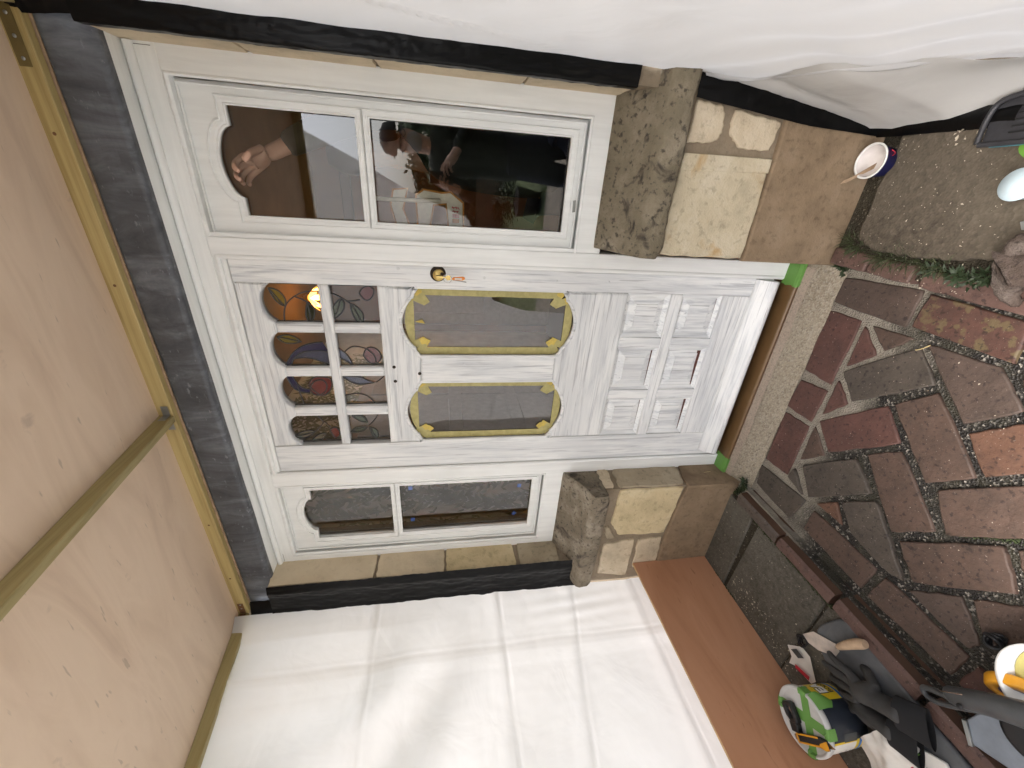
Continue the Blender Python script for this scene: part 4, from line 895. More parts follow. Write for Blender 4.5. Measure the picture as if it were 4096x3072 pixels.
box('casing', -1.70, -.62, 3.46, 3.497, .05, 2.1, 'hallwhite', dd, .004); box('panel', -1.55, -1.2, 3.44, 3.459, .9, 1.9, 'hallwhite', dd, .008); box('panel', -1.10, -.75, 3.44, 3.459, .9, 1.9, 'hallwhite', dd, .008)
rl = thing('picture_rail', (.43, 1.5, 2.1), 'dark wooden rail on the hall wall', 'rail'); box('rail', -.6, .58, 3.44, 3.495, 2.34, 2.44, 'woodtrim', rl, .006)
# lit lamp seen through the top right light of the door
lp_ = thing('hall_lamp', (-1.05, 2.3, 2.50), 'lit amber glass hall lamp with petal shaped shade', 'lamp')
tube('stem', [(-1.062, 2.3, 2.715), (-1.062, 2.3, 2.66), (-1.062, 2.3, 2.60)], .006, 'brass', lp_); lathe('gallery', [(0, .0), (.03, .0), (.034, .02), (.02, .045), (0, .05)], (-1.062, 2.3, 2.562), 'brass', lp_, 16)
for k in range(7):
    a = k * 2 * math.pi / 7; ca, sa = math.cos(a), math.sin(a); v = []
    for (r, z, w) in ((.02, .0, .010), (.05, -.02, .024), (.085, -.05, .026), (.11, -.085, .014), (.118, -.098, .002)):
        v += [(-1.062 + ca * r - sa * w, 2.3 + sa * r + ca * w, 2.562 + z), (-1.062 + ca * r + sa * w, 2.3 + sa * r - ca * w, 2.562 + z)]
    raw('petal', v, [(i * 2, i * 2 + 1, i * 2 + 3, i * 2 + 2) for i in range(4)], 'bulb', lp_, True)
ld = bpy.data.lights.new('hall_bulb', 'POINT'); ld.energy = 1.6; ld.color = (1, .64, .31); ld.shadow_soft_size = .05
lo = bpy.data.objects.new('hall_bulb', ld); COL.objects.link(lo); lo.location = (-1.062, 2.3, 2.50)
# blue tape markers on the inner face of the narrow sidelight
for i, (x, z, a, w) in enumerate([(-1.30, 1.546, 0, 'upper blue tape square nearest the door'), (-1.318, 1.034, 2, 'lower blue tape square nearest the door'), (-1.497, 1.544, 5, 'upper blue tape square nearest the stone reveal'), (-1.499, 1.048, 40, 'lower tilted blue tape square nearest the stone reveal')]):
    tag(box('blue_tape', x - .011, x + .011, .0475, .0485, z - .0095, z + .0095, 'bluetape', None, 0, Matrix.Translation((x, 0, z)) @ Matrix.Rotation(R(a), 4, 'Y') @ Matrix.Translation((-x, 0, -z))), w + ' on the narrow sidelight glass', 'tape', 'blue tape squares on the sidelight')
# printed bag hanging inside the wide sidelight
bg = thing('printed_bag', (-.12, .15, 1.3), 'cream bag with orange edged bands hanging inside the wide sidelight', 'bag')
raw('band', [(x, .150, z) for x, z in [(-.062, 1.55), (-.056, 1.501), (-.121, 1.519), (-.175, 1.50), (-.178, 1.545), (-.112, 1.561)]], [(0, 1, 2, 3, 4, 5)], 'bagcream', bg)
raw('band', [(x, .150, z) for x, z in [(-.056, 1.448), (-.063, 1.387), (-.059, 1.356), (-.091, 1.312), (-.173, 1.31), (-.176, 1.364), (-.098, 1.372), (-.104, 1.415), (-.171, 1.428), (-.170, 1.472), (-.075, 1.475)]], [tuple(range(11))], 'bagcream', bg)
for pts in ([(-.178, 1.545), (-.112, 1.561), (-.062, 1.55), (-.056, 1.501), (-.121, 1.519), (-.175, 1.50)], [(-.170, 1.472), (-.075, 1.475), (-.056, 1.448), (-.063, 1.387), (-.059, 1.356), (-.091, 1.312), (-.173, 1.31)], [(-.176, 1.364), (-.098, 1.372), (-.104, 1.415), (-.171, 1.428)]):
    tube('trim', [(x, .149, z) for x, z in pts], .0035, 'bagorange', bg, 2, False, False)
tube('strap', [(-.094, .145, 1.62), (-.094, .145, 1.50), (-.088, .145, 1.391)], .007, 'bagcream', bg, 2)
for q, (xa, za, xb, zb) in enumerate([(-.104, 1.350, -.112, 1.346), (-.108, 1.352, -.108, 1.328), (-.104, 1.338, -.113, 1.334), (-.106, 1.330, -.114, 1.326), (-.120, 1.352, -.120, 1.328), (-.116, 1.346, -.125, 1.342), (-.117, 1.330, -.126, 1.334), (-.131, 1.350, -.131, 1.326), (-.135, 1.350, -.135, 1.326), (-.139, 1.350, -.139, 1.326), (-.129, 1.338, -.141, 1.338)]):
    tube('print_stroke', [(xa, .1485, za), (xb, .1485, zb)], .0013, 'redprint', bg, 1)
raw('print_block', [(-.145, .1488, 1.350), (-.158, .1488, 1.350), (-.158, .1488, 1.326), (-.145, .1488, 1.326)], [(0, 1, 2, 3)], 'bagorange', bg)

# front curtain of the porch, pulled aside behind the camera (seen in the glass)
CE = [(2.235, .19), (1.87, .02), (1.56, -.14), (1.22, -.26), (1.10, -.60), (1.05, -.80), (.80, -.88), (.05, -.93), (-.2, -.93)]
def cedge(z):
    for (za, xa), (zb, xb) in zip(CE, CE[1:]):
        if z <= za and z >= zb: return xa + (xb - xa) * (za - z) / (za - zb)
    return .19
def curt(u, v):
    z = .04 + v * 2.165; xr = cedge(z); x = -1.865 + u * (xr + 1.865)
    y = -1.372 - .012 + .018 * math.sin(x * 9 + z * 3) * (1 - v) + .012 * N3(x * 3, z * 3, 2) + crease(z - .97, .02, .008) + crease(z - 1.41, .02, .008) - .02 * u * (1 - v)
    return Vector((x, y - .012, z))
tag(grid('plastic_curtain', 60, 70, curt, 'sheet'), 'white plastic curtain pulled aside at the open front of the porch', 'plastic sheet')

# ================================================================== PEOPLE
def hand(parent, wrist, dirv, upv, side, curl, mat='skin', scale=1.0, spread=.16, thumb=.5):
    """one continuous hand: palm, four curled fingers of different length and a thumb"""
    d = Vector(dirv).normalized(); u = (Vector(upv) - d * Vector(upv).dot(d)).normalized(); s = d.cross(u) * side; w = Vector(wrist)
    V = []; E_ = []
    def add(co, r, ry=None): V.append((tuple(co), r * scale, (ry or r) * scale)); return len(V) - 1
    a = add(w, .021, .028); b = add(w + d * .045 * scale, .020, .036); E_.append((a, b))
    L = [.078, .088, .082, .064]
    for i in range(4):
        off = (i - 1.5) * .021 * scale; k = add(w + d * (.088 - abs(i - 1.3) * .004) * scale + s * off * .9, .0115, .0115); E_.append((b, k)); p = k; base = Vector(V[k][0]); an = 0; dr_ = (d + s * (i - 1.5) * spread * .35).normalized()
        for j, fr_ in enumerate((.46, .32, .24)):
            an += R(curl[i] * (.55 if j == 0 else 1.0)); dd = dr_ * math.cos(an) - u * math.sin(an); base = base + dd * L[i] * fr_ * scale; k = add(base, .0092 - j * .0012); E_.append((p, k)); p = k
    t0 = add(w + d * .030 * scale + s * -.030 * scale - u * .008 * scale, .013); E_.append((b, t0)); t1 = add(Vector(V[t0][0]) + (d * .030 - s * .014 - u * .018) * scale, .0115); E_.append((t0, t1)); t2 = add(Vector(V[t1][0]) + (d * .026 + s * .002 * thumb - u * .016) * scale, .009); E_.append((t1, t2))
    return V, E_
# person inside, holding a strip of wood to the arch
pi_ = thing('person', (.05, .60, .05), 'person behind the wide sidelight in a dark sleeve pressing a wooden strip to the arch', 'person')
V, E_ = hand(None, (.022, .112, 1.893), (-.05, -.02, .095), (.30, .35, .10), 1, [48, 44, 40, 36], scale=.98)
n = len(V)
V += [((.075, .15, 1.80), .029, .032), ((.17, .30, 1.60), .030, .030), ((.20, .52, 1.50), .045, .045), ((.05, .60, 1.46), .06, .09), ((.05, .60, 1.2), .07, .10), ((.05, .60, .95), .07, .10), ((.05, .60, 1.62), .045, .045), ((.05, .59, 1.74), .075, .085), ((-.05, .60, .93), .045, .045), ((-.05, .60, .5), .035, .035), ((-.05, .60, .10), .03, .03), ((.14, .60, .93), .045, .045), ((.14, .60, .5), .035, .035), ((.14, .60, .10), .03, .03)]
E_ += [(0, n), (n, n + 1), (n + 1, n + 2), (n + 2, n + 3), (n + 3, n + 4), (n + 4, n + 5), (n + 3, n + 6), (n + 6, n + 7), (n + 5, n + 8), (n + 8, n + 9), (n + 9, n + 10), (n + 5, n + 11), (n + 11, n + 12), (n + 12, n + 13)]
skin('body', E_, V, 'skin', pi_)
skin('jumper', [(0, 1), (1, 2), (2, 3), (3, 4), (4, 5)], [((.036, .122, 1.868), .034, .037), ((.075, .15, 1.80), .044, .046), ((.17, .30, 1.60), .052, .052), ((.20, .52, 1.50), .075, .075), ((.05, .60, 1.40), .13, .20), ((.05, .60, .80), .15, .22)], 'sleeve', pi_)
skin('trousers', [(0, 1), (1, 2), (0, 3), (3, 4)], [((.05, .60, 1.12), .14, .20), ((-.06, .60, .5), .11, .11), ((-.06, .60, .08), .08, .08), ((.15, .60, .5), .11, .11), ((.15, .60, .08), .08, .08)], 'jeans', pi_)
lathe('hair', [(.0, .09), (.06, .075), (.085, .03), (.088, -.03), (.08, -.06)], (.05, .605, 1.77), 'cap', pi_, 20)
ws = thing('wood_strip', (-.1, .06, 2.0), 'thin pale wooden strip held against the arched glass edge', 'wood strip')
plate('strip', [(-.083, 2.026), (-.119, 2.000), (-.123, 2.003), (-.087, 2.031)], [], .052, .066, 'stick', ws, .0008)
# photographer, seen only mirrored in the glass
ph = thing('person', (.14, -1.8, -.05), 'person in dark cap, glasses and jacket photographing the door with a phone', 'person', None)
Vb = [((.13, -1.84, .93), .09, .07), ((.13, -1.85, 1.15), .09, .07), ((.14, -1.84, 1.36), .10, .07), ((.16, -1.81, 1.50), .052, .052), ((.175, -1.785, 1.60), .075, .085), ((.18, -1.78, 1.70), .078, .095),
      ((-.04, -1.84, 1.40), .040, .040), ((-.13, -1.70, 1.17), .030, .030), ((-.085, -1.52, 1.33), .033, .03), ((.32, -1.84, 1.40), .040, .040), ((.33, -1.68, 1.17), .030, .030), ((.085, -1.50, 1.32), .033, .03),
      ((.06, -1.84, .86), .04, .04), ((.03, -1.83, .48), .035, .035), ((.03, -1.84, .03), .035, .035), ((.03, -1.74, -.02), .04, .03), ((.20, -1.84, .86), .04, .04), ((.23, -1.83, .48), .035, .035), ((.23, -1.84, .03), .035, .035), ((.23, -1.74, -.02), .04, .03)]
Eb = [(0, 1), (1, 2), (2, 3), (3, 4), (4, 5), (2, 6), (6, 7), (7, 8), (2, 9), (9, 10), (10, 11), (0, 12), (12, 13), (13, 14), (14, 15), (0, 16), (16, 17), (17, 18), (18, 19)]
for wrist, at, dv, uv, sd_ in (((-.085, -1.52, 1.33), 8, (.005, .10, .06), (-.9, 0, .2), -1), ((.085, -1.50, 1.32), 11, (-.05, .09, .05), (.8, .2, .3), 1)):
    V, E_ = hand(None, wrist, dv, uv, sd_, [40, 42, 45, 50]); k = len(Vb)
    Vb += V[1:]; m = {0: at}; m.update({i: k + i - 1 for i in range(1, len(V))}); Eb += [(m[a], m[b]) for a, b in E_]
pb = skin('body', Eb, Vb, 'skin', ph)
skin('jacket', [(0, 1), (1, 2), (2, 3), (2, 4), (4, 5), (5, 6), (2, 7), (7, 8), (8, 9)], [((.13, -1.84, .74), .18, .15), ((.13, -1.85, 1.15), .165, .13), ((.14, -1.84, 1.37), .18, .125), ((.155, -1.82, 1.47), .075, .075), ((-.045, -1.84, 1.40), .075, .075), ((-.135, -1.70, 1.17), .06, .06), ((-.095, -1.56, 1.29), .045, .045), ((.325, -1.84, 1.40), .075, .075), ((.335, -1.68, 1.17), .06, .06), ((.12, -1.53, 1.30), .045, .045)], 'cloth', ph)
skin('trousers', [(0, 1), (1, 2), (0, 3), (3, 4)], [((.13, -1.84, 1.08), .16, .13), ((.03, -1.83, .48), .085, .085), ((.03, -1.84, .06), .075, .075), ((.23, -1.83, .48), .085, .085), ((.23, -1.84, .06), .075, .075)], 'jeans', ph)
lathe('cap', [(.102, 0), (.104, .03), (.09, .075), (.05, .10), (0, .108)], (.18, -1.785, 1.70), 'cap', ph, 24); plate('cap_peak', [(.10, -1.74), (.06, -1.68), (.10, -1.62), (.17, -1.63), (.20, -1.69)], [], 1.70, 1.708, 'cap', ph, .002, plane='XY')
tube('glasses', [(.105, -1.76, 1.655), (.11, -1.695, 1.655), (.15, -1.688, 1.655), (.19, -1.69, 1.655), (.25, -1.70, 1.655), (.26, -1.76, 1.655)], .004, 'black', ph)
for x in (.135, .215): tube('lens_rim', [(x + .024 * math.cos(R(a)), -1.686, 1.645 + .019 * math.sin(R(a))) for a in range(0, 360, 30)], .003, 'black', ph, 2, True)
lathe('beard', [(0, -.055), (.045, -.045), (.066, -.01), (.06, .03), (.04, .045)], (.168, -1.735, 1.575), 'beard', ph, 20); lathe('nose', [(0, -.018), (.014, -.008), (.012, .016), (0, .03)], (.168, -1.688, 1.625), 'skin', ph, 12)
pn_ = thing('phone', (-.03, -1.42, 1.31), 'dark phone held up by the photographer', 'phone')
box('case', -.068, .006, -1.4260, -1.4165, 1.317, 1.466, 'black', pn_, .003, seg=2); box('screen', -.064, .002, -1.4269, -1.4262, 1.322, 1.461, 'toolblue', pn_, 0)
lathe('camera_lens', [(0, .001), (.008, .001), (.009, -.001)], (-.052, -1.4163, 1.445), 'steel', pn_, 16, RX); lathe('camera_lens', [(0, .001), (.008, .001), (.009, -.001)], (-.052, -1.4163, 1.42), 'steel', pn_, 16, RX)

# ================================================================== GARDEN BEHIND THE CAMERA (mirrored in the glass)
tf = thing('trellis_fence', (-1.2, -9.5, -.09), 'dark wooden trellis fence across the lawn', 'fence')
for i in range(34): 
    for s in (1, -1):
        x = -3.4 + i * .14; box('lath', -.011, .011, -.008, .008, -.46, .46, 'trellis', tf, 0, Matrix.Translation((x, -9.5 - s * .009, .95)) @ Matrix.Rotation(R(45 * s), 4, 'Y'))
for x in (-3.9, -1.95, 0, 1.95): box('post', x - .05, x + .05, -9.56, -9.46, -.09, 1.45, 'trellis', tf, .004)
for i in range(42): box('board', -3.9 + i * .14, -3.9 + i * .14 + .132, -9.55, -9.53, -.07, .58, 'fence', tf, .001)
box('top_rail', -3.95, 2.0, -9.53, -9.47, 1.27, 1.34, 'trellis', tf, .003)
bf = thing('panel_fence', (1.6, -5, -.09), 'brown panelled fence along the side of the garden', 'fence')
for i in range(30): box('board', 1.55, 1.57, -9.4 + i * .2, -9.4 + i * .2 + .19, -.08, 1.72, 'fence', bf, .002)
def tree(name, base, h, cr, n, seed, label, leafs=.11):
    t = thing(name, base, label, 'tree', 'trees beyond the garden fence'); rr = random.Random(seed); b = Vector(base)
    pts = [b, b + Vector((.1, 0, h * .35)), b + Vector((-.05, .1, h * .7)), b + Vector((.1, 0, h * .95))]
    tube('trunk', pts, .14, 'bark', t, 3, radii=[1.2, .9, .6, .2])
    for k in range(6):
        a = rr.uniform(0, 6.28); z = rr.uniform(.35, .7) * h; s = b + Vector((0, 0, z)); e = s + Vector((math.cos(a) * cr * .7, math.sin(a) * cr * .7, h * .22)); tube('limb', [s, s.lerp(e, .5) + Vector((0, 0, .1)), e], .05, 'bark', t, 2, radii=[1, .6, .2])
    V = []; F = []
    cl = [(b + Vector((rr.gauss(0, cr * .5), rr.gauss(0, cr * .45), h * rr.uniform(.4, 1.0))), rr.uniform(.3, .6) * cr * .6) for _ in range(26)]
    for i in range(n):
        c, r = rr.choice(cl); q = c + Vector((rr.gauss(0, r * .5), rr.gauss(0, r * .5), rr.gauss(0, r * .45)))
        u = Vector((rr.gauss(0, 1), rr.gauss(0, 1), rr.gauss(0, 1))).normalized(); w = u.orthogonal().normalized(); s = leafs * rr.uniform(.6, 1.3); k = len(V)
        V += [q - u * s, q + w * s * .45, q + u * s, q - w * s * .45]; F.append((k, k + 1, k + 2, k + 3))
    raw('crown', V, F, 'treeleaf', t)
tree('garden_tree', (-2.6, -13, -.09), 2.7, 1.5, 7000, 1, 'bushy dark tree behind the far end of the trellis'); tree('garden_tree', (-.2, -14, -.09), 2.3, 1.2, 7000, 2, 'dark tree standing behind the middle of the trellis')
tree('garden_tree', (2.4, -13, -.09), 3.2, 1.5, 7000, 3, 'tallest dark tree behind the panelled fence end'); tree('garden_tree', (-5.5, -12, -.09), 3.0, 1.7, 7000, 4, 'broad tree far along the lawn beyond the trellis')
hg = thing('hedge', (-4, -10.5, -.09), 'clipped dark hedge behind the trellis fence', 'hedge'); rr = random.Random(9); V = []; F = []
for i in range(9000):
    q = Vector((rr.uniform(-9, 7), -10.4 + rr.gauss(0, .25), rr.uniform(-.05, 1.75))); u = Vector((rr.gauss(0, 1), rr.gauss(0, 1), rr.gauss(0, 1))).normalized(); w = u.orthogonal().normalized(); s = .14; k = len(V); V += [q - u * s, q + w * s * .5, q + u * s, q - w * s * .5]; F.append((k, k + 1, k + 2, k + 3))
raw('foliage', V, F, 'treeleaf', hg)
wb = thing('workbench', (.9, -3.2, -.055), 'orange timber trestle workbench on the patio', 'workbench')
box('top', .62, 1.2, -3.9, -2.5, .62, .68, 'bench', wb, .004)
for x, y in ((.68, -3.8), (1.14, -3.8), (.68, -2.6), (1.14, -2.6)): box('leg', x - .03, x + .03, y - .03, y + .03, -.055, .62, 'bench', wb, .003)
pt = thing('plant_pot', (-.33, -5.2, -.09), 'dark round plant pot with a leafy plant on the lawn edge', 'plant pot'); lathe('pot', [(0, 0), (.16, 0), (.22, .34), (.235, .36), (.21, .37), (.2, .3), (0, .3)], (-.33, -5.2, -.09), 'pot', pt, 24)
V = []; F = []
for i in range(500):
    a = rr.uniform(0, 6.28); r = abs(rr.gauss(0, .16)); q = Vector((-.33 + math.cos(a) * r, -5.2 + math.sin(a) * r, .3 + rr.uniform(0, .3))); u = Vector((math.cos(a), math.sin(a), rr.uniform(-.6, .8))).normalized(); w = u.orthogonal().normalized(); k = len(V); V += [q, q + u * .05 + w * .014, q + u * .10, q + u * .05 - w * .014]; F.append((k, k + 1, k + 2, k + 3))
raw('leaves', V, F, 'weed', pt)

# ================================================================== THINGS ON THE LEFT SLABS
Zs = .0455
tb = thing('filler_tub', (-1.552, -.905, Zs), 'round tub with yellow and navy label and green taped cloudy lid', 'tub'); TC = Vector((-1.552, -.905, Zs))
H = .155
lathe('body', [(0, .001), (.082, .001), (.0845, .004), (.0915, H - .004), (.0905, H)], TC, 'navy', tb, 64)
def tubpt(a, z, off=.0006): r = .0845 + (.0915 - .0845) * (z / H) + off; return (TC.x + r * math.cos(R(a)), TC.y + r * math.sin(R(a)), TC.z + z)
def label(a0, a1, z0, z1, mat, off, rnd=0, n=24): return grid('label', n, 6, lambda u, v: Vector(tubpt(a0 + (a1 - a0) * u, z0 + (z1 - z0) * v, off)), mat, tb)
label(8, 100, .022, .148, 'yellow', .0007); label(8, 100, .030, .040, 'blue', .0012); label(-138, -64, .022, .148, 'yellow', .0007); label(-138, -64, .030, .040, 'blue', .0012); label(-128, -68, .052, .148, 'paper', .0013)
def onlab(ca, cz, off, sc=1): return lambda x, y, z: tubpt(ca + math.degrees(x / .09), cz + y, off + z)
text('print', 'EA', .044, 'white', onlab(38, .083, .0022), tb, .0003, .0016); text('print', 'EA', .044, 'ink', onlab(38, .083, .0013), tb, .0002, .0040)
text('print', 'BODY', .021, 'ink', onlab(40, .054, .0013), tb, .0002, .0006); label(42, 58, .118, .140, 'navy', .0013); text('print', 'D', .02, 'white', onlab(50, .129, .0020), tb, .0002, .0006)
for q, (z, w) in enumerate([(.138, 16), (.128, 30), (.120, 26), (.104, 34), (.096, 30), (.084, 36), (.076, 22), (.066, 33)]): label(-122, -122 + w, z - .0012, z + .0012, 'ink', .0020, n=6)
label(-124, -112, .128, .142, 'ink', .0019, n=4); label(-66, -50, .050, .100, 'tool', .0012, n=6)
ldz = TC.z + H
lid = lathe('lid', [(.0925, -.012), (.0965, -.011), (.098, -.003), (.0975, .006), (.094, .009), (.090, .008), (.0875, .002), (.084, .001), (0, .0015)], (TC.x, TC.y, ldz), 'clearlid', tb, 64)
for ang, off, w in ((40, -.018, .030), (-52, .012, .032)):
    u = Vector((math.cos(R(ang)), math.sin(R(ang)))); vv = Vector((-u.y, u.x)); c = Vector((TC.x, TC.y)) + vv * off
    L = math.sqrt(.0835 ** 2 - off ** 2) - .003
    def gt(s, t, u=u, vv=vv, c=c, w=w, off=off):
        Lm = math.sqrt(max(0, .099 ** 2 - (off + (t - .5) * w) ** 2)); d = (s - .5) * 2 * (Lm + .012)
        z = ldz + .0024
        if abs(d) > .083: z = ldz + .0098
        if abs(d) > Lm: z = ldz + .0098 - (abs(d) - Lm) * 2.4; d = math.copysign(Lm + .0012, d)
        q = c + u * d + vv * (t - .5) * w; return Vector((q.x, q.y, z + .0002 * (ang > 0)))
    grid('tape_strip', 40, 6, gt, 'greentape', lid, False)
grid('tape_flap', 8, 6, lambda u, v: Vector(tubpt(-8 + u * 26, H + .004 - v * .062 * (1 - .7 * abs(u - .35)), .008 + .012 * math.sin(v * 2.4))), 'greentape', tb)
grid('tape_flap', 10, 4, lambda u, v: Vector(tubpt(-150 + u * 36, H + .004 - v * .03, .009 + .004 * math.sin(v * 3 + u * 4))), 'greentape', tb)
# tools lying on the lid
def onlid(x, y, z): return Vector((TC.x + x, TC.y + y, ldz + .004 + z))
def lidplate(name, pts, z0, z1, mat, parent, ang, cx, cy, bev=.002, holes=()):
    ca, sa = math.cos(R(ang)), math.sin(R(ang)); f = lambda p: (TC.x + cx + p[0] * ca - p[1] * sa, TC.y + cy + p[0] * sa + p[1] * ca)
    return plate(name, [f(p) for p in pts], [[f(p) for p in h] for h in holes], ldz + .004 + z0, ldz + .004 + z1, mat, parent, bev, 2, 'XY')
kn = thing('utility_knife', tuple(onlid(-.005, -.055, 0)), 'yellow and black utility knife lying on the tub lid', 'knife')
A = -28
lidplate('handle', [(-.062, -.012), (.030, -.012), (.052, -.020), (.060, .006), (.030, .013), (-.062, .013)], .0, .013, 'black', kn, A, -.004, -.052, .003)
lidplate('grip', [(-.064, .0135), (.032, .0135), (.032, .0085), (-.060, .0085), (-.060, -.0085), (.030, -.0085), (.050, -.018), (.062, -.016), (.062, .004), (.048, .0), (.034, -.004), (.026, -.0135), (-.066, -.0135)], .0125, .0155, 'knife_y', kn, A, -.004, -.052, .001); lidplate('blade', [(.055, -.014), (.082, -.012), (.060, .003)], .005, .006, 'steel', kn, A, -.004, -.052, .0002); lidplate('rear_cap', [(-.066, -.010), (-.078, -.005), (-.078, .008), (-.066, .011)], .002, .012, 'steel', kn, A, -.004, -.052, .001)
ms = thing('tape_measure', tuple(onlid(-.02, .03, 0)), 'black and steel pocket clamp lying on the tub lid', 'clamp'); A = 62
lidplate('jaw', [(-.030, -.020), (.024, -.022), (.030, -.010), (.030, .014), (.018, .024), (-.010, .022), (-.032, .006)], 0, .020, 'black', ms, A, -.016, .034, .004, [[(-.018, -.008), (.014, -.010), (.018, .004), (.006, .010), (-.016, .004)]])
lidplate('steel_insert', [(-.014, -.006), (.012, -.008), (.015, .002), (.004, .007), (-.012, .003)], .002, .012, 'steel', ms, A, -.016, .034, .001); lidplate('pad', [(-.062, -.014), (-.034, -.016), (-.034, .014), (-.062, .014)], 0, .020, 'black', ms, A - 10, -.010, .038, .003)
ms.name = 'pocket_clamp'
# mat
MP = [(-1.385, -.725), (-1.29, -.742), (-1.245, -.775), (-1.252, -.84), (-1.250, -.95), (-1.262, -1.04), (-1.265, -1.13), (-1.29, -1.30), (-1.47, -1.30), (-1.465, -1.05), (-1.45, -.95), (-1.455, -.82)]
mt_ = plate('kneeling_mat', smooth_loop(MP, 4), [], Zs + .001, Zs + .020, 'mat', None, .008, 3, 'XY'); tag(mt_, 'long grey rubber kneeling mat lying beside the brick kerb', 'mat')
for v in mt_.data.vertices: v.co.z += .006 * N3(v.co.x * 9, v.co.y * 9, 1) if v.co.z > Zs + .006 else 0
# trowel
tw = thing('trowel', (-1.37, -.76, .07), 'mortar stained pointing trowel lying across the grey mat', 'trowel')
plate('blade', [(-1.437, -.700), (-1.385, -.722), (-1.338, -.792), (-1.348, -.812), (-1.378, -.812), (-1.425, -.765), (-1.442, -.728)], [], .0725, .0745, 'trowel', tw, .0006, plane='XY')
tube('shank', [(-1.345, -.800, .076), (-1.330, -.806, .088), (-1.316, -.812, .090)], .005, 'steel', tw); tube('handle', [(-1.322, -.810, .090), (-1.300, -.818, .091), (-1.262, -.834, .091), (-1.232, -.850, .090), (-1.222, -.857, .090)], .015, 'trowelh', tw, 4, radii=[.6, .85, 1.0, 1.1, .8])
# gloves
def glove(name, wrist, dirv, side, curl, lb, z, spread=.2, sc=1.22):
    g = thing(name, (wrist[0], wrist[1], z), lb, 'glove', 'work gloves on the mat')
    V, E_ = hand(None, (wrist[0], wrist[1], z + .022), dirv, (0, 0, 1), side, curl, scale=sc, spread=spread)
    V = [(c, r, ry) for c, r, ry in V]; n = len(V); d = Vector(dirv).normalized()
    V.append((tuple(Vector(V[0][0]) - d * .05), .030, .042)); E_.append((0, n)); skin('shell', E_, V, 'rubber', g)
    sd_ = Vector((-d.y, d.x, 0)); w0 = Vector(V[0][0])
    grid('cuff', 24, 6, lambda u, v: w0 - d * (.030 + .075 * v) + sd_ * (math.cos(u * 2 * math.pi) * (.046 + .006 * v)) + Vector((0, 0, 1)) * (math.sin(u * 2 * math.pi) * (.026 - .014 * v) - .006 * v), 'cuff', g)
glove('work_glove', (-1.305, -.985), (-.10, .13, 0), -1, [8, 4, 10, 14], 'upper dark grey work glove with fingers towards the trowel', .085, .55); glove('work_glove', (-1.385, -.995), (-.085, .135, -.02), 1, [6, 10, 8, 12], 'lower dark grey work glove with fingers towards the tub', .066, .3)
# papers
pk = thing('sandpaper_packet', (-1.56, -.75, Zs), 'torn white packet with a red label beside the tub', 'packet')
pp = [(-1.569, -.667), (-1.535, -.690), (-1.507, -.709), (-1.505, -.747), (-1.522, -.769), (-1.564, -.802), (-1.590, -.795), (-1.600, -.765), (-1.590, -.742), (-1.624, -.705), (-1.590, -.700)]
raw('wrapper', [(x, y, Zs + .006 + .010 * abs(N3(x * 30, y * 30, 1))) for x, y in pp], [tuple(range(len(pp)))], 'paper', pk); raw('red_label', [(x, y, Zs + .0185) for x, y in [(-1.598, -.735), (-1.585, -.728), (-1.562, -.785), (-1.578, -.79)]], [(0, 1, 2, 3)], 'redprint', pk); raw('picture', [(x, y, Zs + .0185) for x, y in [(-1.555, -.690), (-1.528, -.705), (-1.525, -.74), (-1.552, -.725)]], [(0, 1, 2, 3)], 'tool', pk)
wpk = thing('white_packet', (-1.49, -1.03, Zs), 'crumpled white paper packet with green and red print in front of the tub', 'packet')
def pkf(u, v):
    x = -1.552 + u * .20 - v * .04; y = -.975 - v * .20 - u * .035; return Vector((x, y, Zs + .024 + .020 * N3(x * 14, y * 14, 3) + .010 * N3(x * 40, y * 40, 2) + .025 * math.sin(math.pi * u) * (1 - v * .4)))
grid('paper_fold', 22, 22, pkf, 'paper', wpk); plate('box_panel', [(-1.372, -1.035), (-1.302, -1.12), (-1.36, -1.22), (-1.46, -1.12)], [], .072, .080, 'paper', wpk, .002, plane='XY')
raw('green_print', [(-1.388, -1.045, .0812), (-1.352, -1.083, .0812), (-1.368, -1.098, .0812), (-1.402, -1.062, .0812)], [(0, 1, 2, 3)], 'leaf', wpk); raw('red_print', [(-1.410, -1.072, .0812), (-1.402, -1.080, .0812), (-1.43, -1.15, .0812), (-1.436, -1.148, .0812)], [(0, 1, 2, 3)], 'redprint', wpk)
for q in range(5): raw('print_line', [(-1.392 + q * .012, -1.085 - q * .01, .0813), (-1.386 + q * .012, -1.089 - q * .01, .0813), (-1.396 + q * .012, -1.101 - q * .01, .0813), (-1.401 + q * .012, -1.097 - q * .01, .0813)], [(0, 1, 2, 3)], 'ink', wpk)
sc_ = thing('wire_coil', (-1.478, -.700, Zs), 'small black coil of wire on the slab by the trowel tip', 'wire')
for k in range(3): tube('loop', [(-1.478 + (.016 + k * .003) * math.cos(R(a)), -.702 + (.015 + k * .003) * math.sin(R(a)), Zs + .006 + k * .006 + .004 * math.sin(R(a * 2))) for a in range(0, 360, 30)], .0028, 'black', sc_, 2, True)

